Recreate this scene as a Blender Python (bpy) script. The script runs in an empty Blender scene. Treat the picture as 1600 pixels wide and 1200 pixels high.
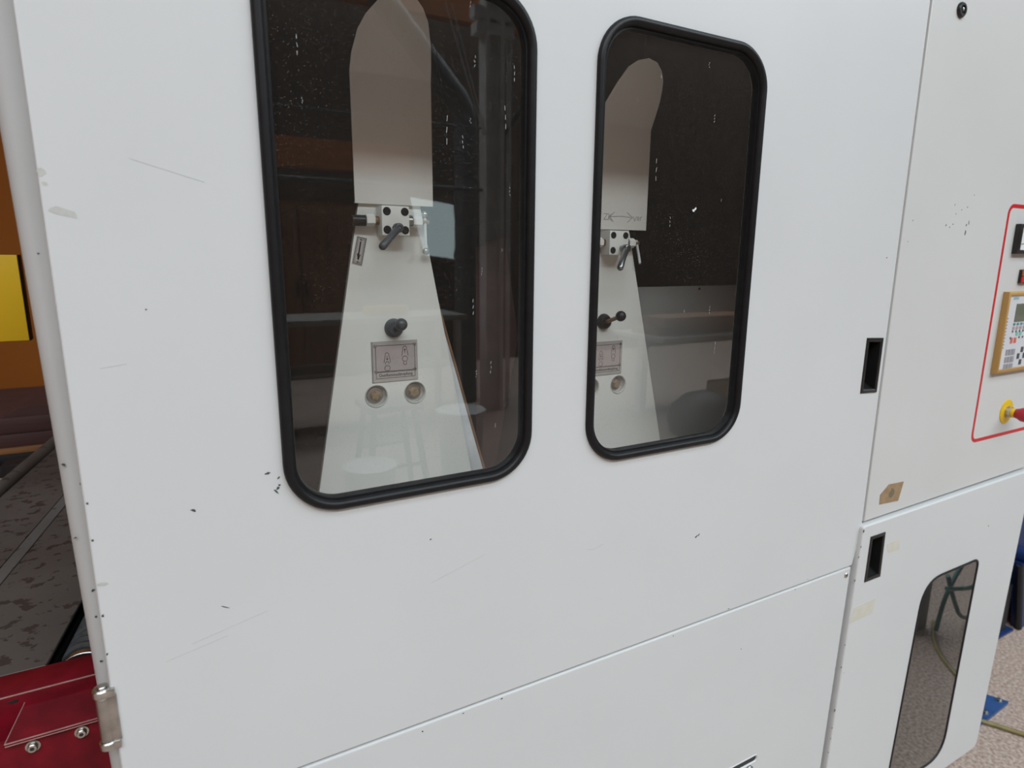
import bpy, bmesh, math, random
from mathutils import Vector, Matrix
random.seed(7)
S = bpy.context.scene
COL = S.collection

# ------------------------------------------------------------------ camera, world, light, exposure
cam_d = bpy.data.cameras.new('camera')
cam_d.sensor_width = 36.0
cam_d.sensor_fit = 'HORIZONTAL'
cam_d.lens = 21.645
cam_d.clip_start = 0.02
cam_d.dof.use_dof = True
cam_d.dof.focus_distance = 1.05
cam_d.dof.aperture_fstop = 4.5
cam = bpy.data.objects.new('camera', cam_d)
COL.objects.link(cam)
rot = Matrix(((0.879161, 0.089522, -0.46804), (-0.476465, 0.180684, -0.860427), (0.007541, 0.979459, 0.201505)))
cam.matrix_world = Matrix.Translation((0, -0.8, 1.62)) @ rot.to_4x4()
S.camera = cam

w = bpy.data.worlds.new('world')
w.use_nodes = True
w.node_tree.nodes['Background'].inputs[0].default_value = (0.62, 0.72, 0.85, 1)
w.node_tree.nodes['Background'].inputs[1].default_value = 0.35
S.world = w


def skylight(name, x, y, z, sx, sy, watt, col=(0.845, 0.935, 1.0)):
    l = bpy.data.lights.new(name, 'AREA')
    l.shape = 'RECTANGLE'
    l.size, l.size_y, l.energy, l.color = sx, sy, watt, col
    o = bpy.data.objects.new(name, l)
    o.location = (x, y, z)
    COL.objects.link(o)
    return o


skylight('skylight_daylight', 3.0, -4.0, 7.85, 20.0, 1.8, 540)
skylight('skylight_daylight', 3.0, -6.9, 7.85, 20.0, 1.8, 1600)
skylight('skylight_daylight', 3.0, 3.2, 7.85, 20.0, 1.2, 130)

vs = S.view_settings
vs.view_transform = 'Standard'
vs.look = 'None'
vs.exposure = 0.0
vs.gamma = 1.0
vs.use_curve_mapping = False


# ------------------------------------------------------------------ materials
def mat(name, color, rough=0.5, metal=0.0, vary=0.0, vscale=8.0, bump=0.0, bscale=200.0, spec=0.5, color2=None, detail=4.0, stretch=None, coat=0.0):
    m = bpy.data.materials.new(name)
    m.use_nodes = True
    nt = m.node_tree
    p = nt.nodes['Principled BSDF']
    p.inputs['Roughness'].default_value = rough
    p.inputs['Metallic'].default_value = metal
    p.inputs['Specular IOR Level'].default_value = spec
    p.inputs['Coat Weight'].default_value = coat
    c = (*color, 1)
    p.inputs['Base Color'].default_value = c
    tc = nt.nodes.new('ShaderNodeTexCoord')
    mp = nt.nodes.new('ShaderNodeMapping')
    if stretch:
        mp.inputs['Scale'].default_value = stretch
    nt.links.new(tc.outputs['Object'], mp.inputs[0])
    if vary > 0 or color2:
        n = nt.nodes.new('ShaderNodeTexNoise')
        n.inputs['Scale'].default_value = vscale
        n.inputs['Detail'].default_value = detail
        nt.links.new(mp.outputs[0], n.inputs['Vector'])
        r = nt.nodes.new('ShaderNodeValToRGB')
        r.color_ramp.elements[0].position = 0.35
        r.color_ramp.elements[1].position = 0.65
        lo = color2 if color2 else tuple(v * (1 - vary) for v in color)
        r.color_ramp.elements[0].color = (*lo, 1)
        r.color_ramp.elements[1].color = c
        nt.links.new(n.outputs['Fac'], r.inputs[0])
        nt.links.new(r.outputs[0], p.inputs['Base Color'])
    if bump > 0:
        n2 = nt.nodes.new('ShaderNodeTexNoise')
        n2.inputs['Scale'].default_value = bscale
        n2.inputs['Detail'].default_value = 2
        nt.links.new(mp.outputs[0], n2.inputs['Vector'])
        b = nt.nodes.new('ShaderNodeBump')
        b.inputs['Strength'].default_value = bump
        b.inputs['Distance'].default_value = 0.001
        nt.links.new(n2.outputs['Fac'], b.inputs['Height'])
        nt.links.new(b.outputs[0], p.inputs['Normal'])
    return m


def glass(name, tint, dust=0.02, speck=0.5, refl=1.9, ior=1.5):
    m = bpy.data.materials.new(name)
    m.use_nodes = True
    nt = m.node_tree
    nt.nodes.clear()
    L = nt.links.new
    out = nt.nodes.new('ShaderNodeOutputMaterial')
    tr = nt.nodes.new('ShaderNodeBsdfTransparent')
    tr.inputs[0].default_value = (*tint, 1)
    gl = nt.nodes.new('ShaderNodeBsdfGlossy')
    gl.inputs['Roughness'].default_value = 0.0
    fr = nt.nodes.new('ShaderNodeFresnel')
    fr.inputs[0].default_value = ior
    ge = nt.nodes.new('ShaderNodeNewGeometry')
    inv = nt.nodes.new('ShaderNodeMath'); inv.operation = 'SUBTRACT'; inv.inputs[0].default_value = 1.0
    L(ge.outputs['Backfacing'], inv.inputs[1])
    mu = nt.nodes.new('ShaderNodeMath'); mu.operation = 'MULTIPLY'; mu.inputs[1].default_value = refl
    L(fr.outputs[0], mu.inputs[0])
    mu2 = nt.nodes.new('ShaderNodeMath'); mu2.operation = 'MULTIPLY'; mu2.use_clamp = True
    L(mu.outputs[0], mu2.inputs[0]); L(inv.outputs[0], mu2.inputs[1])
    mx = nt.nodes.new('ShaderNodeMixShader')
    L(mu2.outputs[0], mx.inputs[0]); L(tr.outputs[0], mx.inputs[1]); L(gl.outputs[0], mx.inputs[2])
    # dust film with fine specks
    tc = nt.nodes.new('ShaderNodeTexCoord')
    n1 = nt.nodes.new('ShaderNodeTexVoronoi'); n1.inputs['Scale'].default_value = 240
    n2 = nt.nodes.new('ShaderNodeTexNoise'); n2.inputs['Scale'].default_value = 7; n2.inputs['Detail'].default_value = 3
    L(tc.outputs['Object'], n1.inputs['Vector']); L(tc.outputs['Object'], n2.inputs['Vector'])
    r1 = nt.nodes.new('ShaderNodeMapRange'); r1.inputs[1].default_value = 0.05; r1.inputs[2].default_value = 0.14
    r1.inputs[3].default_value = speck; r1.inputs[4].default_value = 0
    L(n1.outputs['Distance'], r1.inputs[0])
    r2 = nt.nodes.new('ShaderNodeMapRange'); r2.inputs[1].default_value = 0.35; r2.inputs[2].default_value = 0.75
    L(n2.outputs['Fac'], r2.inputs[0])
    m1 = nt.nodes.new('ShaderNodeMath'); m1.operation = 'MULTIPLY'
    L(r1.outputs[0], m1.inputs[0]); L(r2.outputs[0], m1.inputs[1])
    ad = nt.nodes.new('ShaderNodeMath'); ad.operation = 'ADD'; ad.use_clamp = True; ad.inputs[1].default_value = dust
    L(m1.outputs[0], ad.inputs[0])
    df = nt.nodes.new('ShaderNodeBsdfDiffuse'); df.inputs[0].default_value = (0.55, 0.5, 0.45, 1)
    m2 = nt.nodes.new('ShaderNodeMixShader')
    L(ad.outputs[0], m2.inputs[0]); L(mx.outputs[0], m2.inputs[1]); L(df.outputs[0], m2.inputs[2])
    L(m2.outputs[0], out.inputs[0])
    return m


def spotted(name, base, spot, scale, thr, rough=0.6):
    """dusty sheet with dried water blotches"""
    m = mat(name, base, rough, 0, 0.25, 3.0, 0.15, 120)
    nt = m.node_tree
    L = nt.links.new
    p = nt.nodes['Principled BSDF']
    src = p.inputs['Base Color'].links[0].from_socket
    tc = nt.nodes.new('ShaderNodeTexCoord')
    n = nt.nodes.new('ShaderNodeTexNoise'); n.inputs['Scale'].default_value = scale; n.inputs['Detail'].default_value = 3; n.inputs['Roughness'].default_value = 0.6
    L(tc.outputs['Object'], n.inputs['Vector'])
    r = nt.nodes.new('ShaderNodeMapRange'); r.inputs[1].default_value = thr; r.inputs[2].default_value = thr + 0.035
    r.inputs[4].default_value = 0.85
    L(n.outputs['Fac'], r.inputs[0])
    mx = nt.nodes.new('ShaderNodeMix'); mx.data_type = 'RGBA'
    mx.inputs['B'].default_value = (*spot, 1)
    L(r.outputs[0], mx.inputs['Factor']); L(src, mx.inputs['A']); L(mx.outputs['Result'], p.inputs['Base Color'])
    return m


M_white = mat('white_powder_coat', (0.60, 0.607, 0.602), 0.42, 0, 0.025, 3.5, 0.06, 900)
M_white2 = mat('white_powder_coat_post', (0.5, 0.5, 0.49), 0.45, 0, 0.05, 9, 0.06, 900)
M_cab = mat('grey_white_powder_coat', (0.58, 0.58, 0.56), 0.45, 0, 0.035, 3, 0.06, 900)
M_rubber = mat('black_rubber', (0.008, 0.008, 0.009), 0.45, 0, 0.3, 60, 0.1, 400, spec=0.3)
M_glass = glass('smoked_glass', (0.98, 0.98, 0.97), 0.008, 0.5, refl=2.4)
M_glass_low = glass('tinted_low_glass', (0.45, 0.43, 0.4), 0.03, 0.15, refl=2.2)
M_plastic = mat('black_plastic', (0.012, 0.012, 0.012), 0.38, 0, 0.2, 40)
M_chip = mat('bared_primer', (0.06, 0.075, 0.07), 0.7, 0, 0.3, 500)
M_scuff = mat('scuff_grey', (0.5, 0.5, 0.465), 0.6, 0, 0.1, 200)
M_scr = mat('scratch_white', (0.75, 0.75, 0.72), 0.7, 0, 0.1, 200)
M_steel = mat('brushed_steel', (0.55, 0.54, 0.52), 0.32, 1.0, 0.15, 40, 0.1, 300)
M_nickel = mat('worn_nickel', (0.6, 0.58, 0.54), 0.3, 1.0, 0.3, 60, 0.1, 300)
M_hinge = mat('hinge_steel', (0.5, 0.48, 0.45), 0.34, 1.0, 0.25, 60, 0.1, 300)
M_cup = mat('grey_bolt_cup', (0.58, 0.58, 0.54), 0.4, 0.15, 0.15, 90)
M_unit = mat('unit_plate_paint', (0.86, 0.855, 0.81), 0.4, 0, 0.03, 4, 0.05, 600)
M_cover = mat('cover_sheet_paint', (0.80, 0.775, 0.73), 0.38, 0, 0.03, 6, 0.05, 600)
M_block = mat('block_paint', (0.86, 0.85, 0.81), 0.4, 0, 0.05, 50, 0.05, 600)
M_bolt = mat('black_socket_bolt', (0.04, 0.04, 0.042), 0.4, 0.6, 0.3, 300)
M_lever = mat('grey_lever', (0.075, 0.082, 0.09), 0.4, 0.0, 0.15, 80, 0.1, 700)
M_lever2 = mat('chrome_lever', (0.33, 0.34, 0.36), 0.28, 0.9, 0.2, 80)
M_brass = mat('rusty_shaft', (0.3, 0.2, 0.12), 0.5, 0.4, 0.5, 90)
M_rust = mat('dusty_bolt_head', (0.42, 0.3, 0.17), 0.55, 0.3, 0.4, 200)
M_label = mat('engraved_label', (0.56, 0.52, 0.5), 0.4, 0.2, 0.06, 40)
M_label_pink = mat('engraved_label_field', (0.55, 0.47, 0.46), 0.42, 0.1, 0.06, 40)
M_ink = mat('black_ink', (0.02, 0.02, 0.02), 0.5)
M_pencil = mat('pencil_grey', (0.2, 0.19, 0.2), 0.6)
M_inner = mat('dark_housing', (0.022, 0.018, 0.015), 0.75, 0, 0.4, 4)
M_inner_panel = mat('dusty_inner_panel', (0.8, 0.79, 0.76), 0.55, 0, 0.12, 3)
M_strip = mat('galvanised_strip', (0.86, 0.87, 0.89), 0.3, 0.0, 0.3, 12)
M_rustedge = mat('brown_cord_edge', (0.27, 0.15, 0.08), 0.7, 0, 0.3, 40)
M_darkred = mat('dark_red_sheet', (0.045, 0.013, 0.012), 0.8, 0, 0.25, 20)
M_red = mat('red_stripe', (0.55, 0.012, 0.018), 0.4, 0, 0.08, 20)
M_redframe = mat('red_machine_enamel', (0.2, 0.005, 0.014), 0.42, 0, 0.35, 26, 0.05, 300, spec=0.22, color2=(0.12, 0.004, 0.009))
M_rededge = mat('red_edge_highlight', (0.42, 0.22, 0.2), 0.5, 0, 0.3, 60)  # pale colour for the painted edge highlights
M_plate = spotted('dusty_plate', (0.105, 0.088, 0.078), (0.035, 0.022, 0.019), 34, 0.565)
M_platestrip = spotted('dusty_strip', (0.135, 0.128, 0.118), (0.05, 0.043, 0.038), 26, 0.62)
M_rib = mat('black_rubber_rib', (0.085, 0.088, 0.09), 0.5, 0, 0.3, 60)
M_roller = mat('black_ribbed_rubber', (0.03, 0.032, 0.034), 0.55, 0, 0.3, 60, 0.2, 200)
M_yellow = mat('yellow_enamel', (0.86, 0.52, 0.01), 0.5, 0, 0.06, 8)
M_black = mat('black_enamel', (0.012, 0.012, 0.014), 0.5, 0, 0.2, 30)
M_board = mat('dark_red_board', (0.075, 0.03, 0.026), 0.6, 0, 0.3, 6, stretch=(1, 8, 20))
M_board2 = mat('light_plank', (0.3, 0.13, 0.045), 0.6, 0, 0.3, 8, stretch=(1, 8, 20))
M_wallb = mat('brown_plaster', (0.25, 0.078, 0.014), 0.85, 0, 0.15, 0.8, spec=0.08)
M_wallf = mat('dark_wood_wall', (0.085, 0.055, 0.038), 0.75, 0, 0.35, 2, stretch=(6, 6, 0.6))
M_wood = mat('orange_glulam', (0.52, 0.2, 0.07), 0.6, 0, 0.25, 3, stretch=(0.4, 6, 10))
M_ceil = mat('dark_roof_boards', (0.07, 0.055, 0.045), 0.8, 0, 0.3, 2)
M_floor = mat('terrazzo_concrete', (0.53, 0.43, 0.36), 0.7, 0, 0, 90, 0.2, 300, color2=(0.28, 0.195, 0.155), detail=8)
M_blue = mat('blue_enamel', (0.008, 0.028, 0.115), 0.4, 0, 0.2, 6)
M_blue2 = mat('bright_blue_enamel', (0.028, 0.085, 0.24), 0.42, 0, 0.3, 40)
M_hose = mat('olive_hose', (0.25, 0.205, 0.075), 0.45, 0, 0.2, 30)
M_teal = mat('teal_hose', (0.01, 0.15, 0.15), 0.4, 0, 0.2, 30)
M_galv = mat('galvanised_column', (0.72, 0.72, 0.7), 0.5, 0.0, 0.25, 5)
M_duct = mat('grey_duct', (0.17, 0.18, 0.19), 0.5, 0.2, 0.2, 3)
M_bucket = mat('white_bucket', (0.75, 0.75, 0.73), 0.4, 0, 0.08, 8)
M_stool = mat('grey_wood_stool', (0.2, 0.17, 0.14), 0.6, 0, 0.3, 10)
M_bench = mat('pale_bench_top', (0.42, 0.4, 0.37), 0.5, 0, 0.2, 4)
M_sticker = mat('brown_paper_sticker', (0.33, 0.22, 0.12), 0.7, 0, 0.2, 60)
M_stickdark = mat('sticker_print', (0.2, 0.16, 0.1), 0.7, 0, 0.4, 300)
M_tape = mat('yellowed_tape_residue', (0.565, 0.54, 0.44), 0.6, 0, 0.1, 50, color2=(0.59, 0.575, 0.52))
M_gold = mat('tan_terminal_frame', (0.46, 0.27, 0.085), 0.45, 0.1, 0.08, 20)
M_term = mat('terminal_face', (0.6, 0.6, 0.61), 0.45, 0, 0.03, 20)
M_lcd = mat('dull_display', (0.14, 0.15, 0.11), 0.25, 0, 0.1, 10)
M_keyg = mat('grey_key', (0.32, 0.31, 0.33), 0.5, 0, 0.1, 60)
M_keyteal = mat('teal_key', (0.05, 0.24, 0.24), 0.5)
M_keygreen = mat('green_key', (0.2, 0.48, 0.38), 0.5)
M_keyred = mat('red_key', (0.6, 0.13, 0.09), 0.5)
M_keydark = mat('dark_key', (0.06, 0.07, 0.08), 0.5)
M_keymauve = mat('mauve_key', (0.4, 0.3, 0.32), 0.5)
M_tealtext = mat('teal_print', (0.03, 0.33, 0.38), 0.5)
M_estopy = mat('yellow_plastic', (0.72, 0.45, 0.01), 0.4, 0, 0.05, 30)
M_estopr = mat('red_plastic', (0.4, 0.012, 0.035), 0.4, 0, 0.1, 30)
M_dial = mat('white_dial', (0.72, 0.74, 0.74), 0.4, 0, 0.03, 30)
M_dialgreen = mat('green_dial_mark', (0.02, 0.13, 0.09), 0.5)
M_orange = mat('orange_lens', (0.45, 0.14, 0.04), 0.4)
M_redlens = mat('red_lens', (0.6, 0.03, 0.03), 0.4)
M_card = mat('brown_cardboard', (0.42, 0.27, 0.15), 0.75, 0, 0.15, 8)
M_wood2 = mat('brown_cabinet_wood', (0.26, 0.115, 0.045), 0.55, 0, 0.3, 3, stretch=(8, 8, 0.6))
M_whitepl = mat('white_cable', (0.7, 0.7, 0.7), 0.5, 0, 0.05, 20)
m = bpy.data.materials.new('daylight_pane')
m.use_nodes = True
m.node_tree.nodes.clear()
_o = m.node_tree.nodes.new('ShaderNodeOutputMaterial')
_e = m.node_tree.nodes.new('ShaderNodeEmission')
_e.inputs[0].default_value = (0.72, 0.9, 0.93, 1)
_e.inputs[1].default_value = 2.6
m.node_tree.links.new(_e.outputs[0], _o.inputs[0])
M_day = m


# ------------------------------------------------------------------ object helpers
def wpos(o):
    p = Vector((0, 0, 0))
    while o is not None:
        p = p + o.location
        o = o.parent
    return p


def thing(name, label, cat, loc=(0, 0, 0), group=None):
    o = bpy.data.objects.new(name, None)
    o.empty_display_size = 0.05
    COL.objects.link(o)
    o.location = loc
    o['label'] = label
    o['category'] = cat
    if group:
        o['group'] = group
    return o


def finish(name, bm, material, parent=None, smooth=40, label=None, kind=None, loc=None, flat_y=False):
    """bmesh in world coordinates -> one linked mesh object under its parent"""
    bmesh.ops.recalc_face_normals(bm, faces=bm.faces)
    base = wpos(parent) if parent is not None else Vector(loc or (0, 0, 0))
    bmesh.ops.translate(bm, verts=bm.verts, vec=-base)
    me = bpy.data.meshes.new(name)
    bm.to_mesh(me)
    bm.free()
    if smooth:
        me.shade_smooth()
        me.set_sharp_from_angle(angle=math.radians(smooth))
        if flat_y:
            for p_ in me.polygons:
                if abs(p_.normal.y) > 0.9995:
                    p_.use_smooth = False
    me.materials.append(material)
    o = bpy.data.objects.new(name, me)
    COL.objects.link(o)
    if parent is not None:
        o.parent = parent
    else:
        o.location = base
    if label:
        o['label'] = label
    if kind:
        o['kind'] = kind
    return o


def tag(o, label, cat, group=None):
    o['label'] = label
    o['category'] = cat
    if group:
        o['group'] = group
    return o


def struct(o):
    o['kind'] = 'structure'
    return o


def box(bm, x0, x1, y0, y1, z0, z1, bev=0.0, seg=2):
    vs_ = [bm.verts.new(p) for p in ((x0, y0, z0), (x1, y0, z0), (x1, y1, z0), (x0, y1, z0), (x0, y0, z1), (x1, y0, z1), (x1, y1, z1), (x0, y1, z1))]
    fs = [bm.faces.new([vs_[i] for i in f]) for f in ((0, 1, 2, 3), (4, 7, 6, 5), (0, 4, 5, 1), (1, 5, 6, 2), (2, 6, 7, 3), (3, 7, 4, 0))]
    if bev > 0:
        es = list({e for f in fs for e in f.edges})
        bmesh.ops.bevel(bm, geom=es, offset=bev, segments=seg, affect='EDGES', profile=0.5)
    return bm


def frame_of(d):
    d = Vector(d).normalized()
    a = Vector((0, 0, 1)) if abs(d.z) < 0.9 else Vector((1, 0, 0))
    u = d.cross(a).normalized()
    return d, u, u.cross(d).normalized()


def lathe(bm, origin, axis, prof, n=24, twist=0.0, open_start=False):
    """prof: list of (distance along axis, radius); radius 0 closes to a point"""
    d, u, v = frame_of(axis)
    o = Vector(origin)
    rings = []
    for s, r in prof:
        if r <= 1e-6:
            rings.append([bm.verts.new(o + d * s)])
        else:
            rings.append([bm.verts.new(o + d * s + (u * math.cos(t) + v * math.sin(t)) * r) for t in [twist + 2 * math.pi * k / n for k in range(n)]])
    for a, b in zip(rings[:-1], rings[1:]):
        if len(a) == 1 and len(b) == 1:
            continue
        for k in range(n):
            k2 = (k + 1) % n
            if len(a) == 1:
                bm.faces.new((a[0], b[k], b[k2]))
            elif len(b) == 1:
                bm.faces.new((a[k], a[k2], b[0]))
            else:
                bm.faces.new((a[k], a[k2], b[k2], b[k]))
    for r in (rings[-1:] if open_start else (rings[0], rings[-1])):
        if len(r) > 2:
            bm.faces.new(r)
    return bm


def rod(bm, p0, p1, r, n=16, bev=0.0, r1=None):
    p0, p1 = Vector(p0), Vector(p1)
    L = (p1 - p0).length
    r1 = r if r1 is None else r1
    if bev:
        prof = [(0, r - bev), (bev, r), (L - bev, r1), (L, r1 - bev)]
    else:
        prof = [(0, r), (L, r1)]
    return lathe(bm, p0, p1 - p0, prof, n)


def ball(bm, c, r, n=20):
    return lathe(bm, Vector(c) - Vector((0, 0, r)), (0, 0, 1), [(r - r * math.cos(math.pi * k / 10), r * math.sin(math.pi * k / 10)) for k in range(11)], n)


def tube(bm, pts, r, n=10, sub=6):
    """round tube through points (Catmull-Rom)"""
    P = [Vector(p) for p in pts]
    Q = []
    for i in range(len(P) - 1):
        p0, p1, p2, p3 = P[max(i - 1, 0)], P[i], P[i + 1], P[min(i + 2, len(P) - 1)]
        for k in range(sub):
            t = k / sub
            Q.append(0.5 * ((2 * p1) + (p2 - p0) * t + (2 * p0 - 5 * p1 + 4 * p2 - p3) * t * t + (3 * p1 - p0 - 3 * p2 + p3) * t ** 3))
    Q.append(P[-1])
    prev = None
    d, u, v = frame_of(Q[1] - Q[0])
    for i, q in enumerate(Q):
        t = (Q[min(i + 1, len(Q) - 1)] - Q[max(i - 1, 0)]).normalized()
        u = (u - t * u.dot(t)).normalized()
        v = t.cross(u)
        ring = [bm.verts.new(q + (u * math.cos(a) + v * math.sin(a)) * r) for a in [2 * math.pi * k / n for k in range(n)]]
        if prev:
            for k in range(n):
                bm.faces.new((prev[k], prev[(k + 1) % n], ring[(k + 1) % n], ring[k]))
        else:
            bm.faces.new(ring)
        prev = ring
    bm.faces.new(prev)
    return bm


def rrect(x0, x1, z0, z1, r, n=10):
    out = []
    for cx, cz, a0 in ((x1 - r, z0 + r, -90), (x1 - r, z1 - r, 0), (x0 + r, z1 - r, 90), (x0 + r, z0 + r, 180)):
        for k in range(n + 1):
            a = math.radians(a0 + 90 * k / n)
            out.append((cx + r * math.cos(a), cz + r * math.sin(a)))
    return out


def round_poly(pts, rads, n=5):
    """polygon with rounded corners (tangent arcs by quadratic curve)"""
    out = []
    N = len(pts)
    for i, p in enumerate(pts):
        p = Vector(p); a = Vector(pts[i - 1]); b = Vector(pts[(i + 1) % N])
        r = rads[i] if isinstance(rads, (list, tuple)) else rads
        if r <= 0:
            out.append(tuple(p)); continue
        s = p + (a - p).normalized() * r
        e = p + (b - p).normalized() * r
        for k in range(n + 1):
            t = k / n
            out.append(tuple(s * (1 - t) ** 2 + p * 2 * t * (1 - t) + e * t * t))
    return out


def circle(cx, cz, r, n=28):
    return [(cx + r * math.cos(2 * math.pi * k / n), cz + r * math.sin(2 * math.pi * k / n)) for k in range(n)]


def sheet(name, outline, holes, y0, y1, bev, material, parent=None, label=None, kind=None, smooth=35):
    """sheet standing in the XZ plane from y0 (front) to y1, with rounded edges and real holes"""
    cu = bpy.data.curves.new(name, 'CURVE')
    cu.dimensions = '2D'
    cu.fill_mode = 'BOTH'
    for poly in [outline] + list(holes):
        s = cu.splines.new('POLY')
        s.points.add(len(poly) - 1)
        for pt, (x, z) in zip(s.points, poly):
            pt.co = (x, z, 0, 1)
        s.use_cyclic_u = True
    t = (y1 - y0) / 2
    cu.extrude = max(t - bev, 0)
    cu.bevel_depth = bev
    cu.bevel_resolution = 2
    cu.offset = -bev
    tmp = bpy.data.objects.new('tmp', cu)
    COL.objects.link(tmp)
    dg = bpy.context.evaluated_depsgraph_get()
    me = bpy.data.meshes.new_from_object(tmp.evaluated_get(dg))
    bpy.data.objects.remove(tmp)
    bpy.data.curves.remove(cu)
    bm = bmesh.new()
    bm.from_mesh(me)
    bpy.data.meshes.remove(me)
    bmesh.ops.remove_doubles(bm, verts=bm.verts, dist=1e-6)
    for v in bm.verts:
        x, y, z = v.co
        v.co = (x, (y0 + y1) / 2 - z, y)
    return finish(name, bm, material, parent, smooth, label, kind, flat_y=True)


def ringframe(name, outer_fn, prof, material, parent, label=None):
    """sweeps a profile of (inset, y) round a rounded outline: outer_fn(inset) -> points"""
    bm = bmesh.new()
    loops = []
    for ins, y in prof:
        loops.append([bm.verts.new((x, y, z)) for x, z in outer_fn(ins)])
    n = len(loops[0])
    for a, b in zip(loops[:-1], loops[1:]):
        for k in range(n):
            bm.faces.new((a[k], a[(k + 1) % n], b[(k + 1) % n], b[k]))
    return finish(name, bm, material, parent, 60, label)


def text(name, body, x, y, z, size, material, parent, align='LEFT', sx=1.0, shear=0.0, thick=0.0002):
    cu = bpy.data.curves.new(name, 'FONT')
    cu.body = body
    cu.size = size
    cu.align_x = align
    cu.extrude = thick
    cu.shear = shear
    tmp = bpy.data.objects.new('tmp', cu)
    COL.objects.link(tmp)
    dg = bpy.context.evaluated_depsgraph_get()
    me = bpy.data.meshes.new_from_object(tmp.evaluated_get(dg))
    bpy.data.objects.remove(tmp)
    bpy.data.curves.remove(cu)
    bm = bmesh.new()
    bm.from_mesh(me)
    bpy.data.meshes.remove(me)
    for v in bm.verts:
        a, b, c = v.co
        v.co = (x + a * sx, y - c, z + b)
    return finish(name, bm, material, parent, 0)


def strokes(bm, lines, y, wd, th=0.0003):
    """thin flat ink / scratch lines lying on a vertical face: lists of (x, z)"""
    for ln in lines:
        for (xa, za), (xb, zb) in zip(ln[:-1], ln[1:]):
            d = Vector((xb - xa, zb - za))
            if d.length < 1e-7:
                continue
            n = Vector((-d.y, d.x)).normalized() * wd / 2
            e = d.normalized() * wd * 0.4
            q = [(xa - e.x + n.x, za - e.y + n.y), (xb + e.x + n.x, zb + e.y + n.y), (xb + e.x - n.x, zb + e.y - n.y), (xa - e.x - n.x, za - e.y - n.y)]
            f = [bm.verts.new((px, y - th, pz)) for px, pz in q]
            b = [bm.verts.new((px, y, pz)) for px, pz in q]
            bm.faces.new(f)
            for k in range(4):
                bm.faces.new((f[k], b[k], b[(k + 1) % 4], f[(k + 1) % 4]))
    return bm


def chips(bm, spots, y, th=0.0003):
    for x, z, l, wd, ang in spots:
        n = 9
        ca, sa = math.cos(math.radians(ang)), math.sin(math.radians(ang))
        pts = []
        for k in range(n):
            a = 2 * math.pi * k / n
            r = random.uniform(0.55, 1.1)
            px, pz = l / 2 * r * math.cos(a), wd / 2 * r * math.sin(a)
            pts.append((x + px * ca - pz * sa, z + px * sa + pz * ca))
        f = [bm.verts.new((px, y - th, pz)) for px, pz in pts]
        b = [bm.verts.new((px, y + 0.0003, pz)) for px, pz in pts]
        bm.faces.new(f)
        for k in range(n):
            bm.faces.new((f[k], b[k], b[(k + 1) % n], f[(k + 1) % n]))
    return bm


def bxo(name, dims, material, parent=None, bev=0.0, label=None, kind=None, loc=None):
    return finish(name, box(bmesh.new(), *dims, bev=bev), material, parent, 40, label, kind, loc)


# ------------------------------------------------------------------ the hall
struct(bxo('floor', (-7, 14, -8.2, 5.2, -0.1, 0.0), M_floor))
struct(bxo('wall_back', (-7, 14, 5.0, 5.2, 0.0, 8.0), M_wallb))
struct(bxo('wall_front', (-7, 14, -8.2, -8.0, 0.0, 8.0), M_wallf))
struct(bxo('wall_left', (-7.2, -7, -8.2, 5.2, 0.0, 8.0), M_wallb))
struct(bxo('wall_right', (14, 14.2, -8.2, 5.2, 0.0, 8.0), M_wallf))
bm = bmesh.new()
for y0, y1 in ((-8.2, -7.8), (-6.0, -4.9), (-3.1, 2.6), (3.8, 5.2)):
    box(bm, -7, 14, y0, y1, 8.0, 8.1)
struct(finish('ceiling', bm, M_ceil, smooth=0))
# skylight side strips close the roof beyond the glazed bays
struct(bxo('trim_1', (-7, 14, -5.5, -5.3, 7.5, 8.0), M_ceil))

# daylight window high in the far wall, reflected in the machine's panes
q = [(3.09, 2.453), (3.743, 2.376), (3.806, 1.586), (3.295, 1.648)]
win = sheet('window_1', q, [], -7.99, -7.93, 0.004, M_day, kind='structure')

# ------------------------------------------------------------------ sanding machine (main housing)
sander = thing('sanding_machine', 'white sanding machine housing with two black-framed windows in its big door', 'machine', (0.6, 0.4, 0.0))
HS = 1.27
W1 = (0.1015, 0.4690, 1.284, 1.970)
W2 = (0.5725, 0.9290, 1.281, 1.9725)
RAD = 0.072


def win_loop(Wn, ins, r=RAD):
    x0, x1, z0, z1 = Wn
    return rrect(x0 + ins, x1 - ins, z0 + ins, z1 - ins, max(r - ins, 0.004), 12)


H1 = round_poly([(1.316, 1.334), (1.364, 1.331), (1.364, 1.449), (1.316, 1.452)], 0.006)
door_out = [(-0.1120, 0.905), (1.3625, 0.905), (1.3690, 0.925), (1.3795, 0.970), (1.3830, 1.012), (1.3830, 2.62), (-0.1120, 2.62)]
door = sheet('main_door', door_out, [win_loop(W1, 0.004), win_loop(W2, 0.004), H1], 0.0, 0.026, 0.0028, M_white, sander)
GP = [(0.006, 0.004), (0.0, -0.0005), (0.0006, -0.005), (0.004, -0.0085), (0.009, -0.0085), (0.0125, -0.0055), (0.0135, -0.001), (0.0165, -0.001), (0.0175, 0.004), (0.0175, 0.012)]
for Wn in (W1, W2):
    ringframe('window_gasket', lambda i, Wn=Wn: win_loop(Wn, i), GP, M_rubber, door)
    sheet('window_pane', win_loop(Wn, 0.0150), [], 0.0055, 0.0095, 0.0, M_glass, door)


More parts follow.
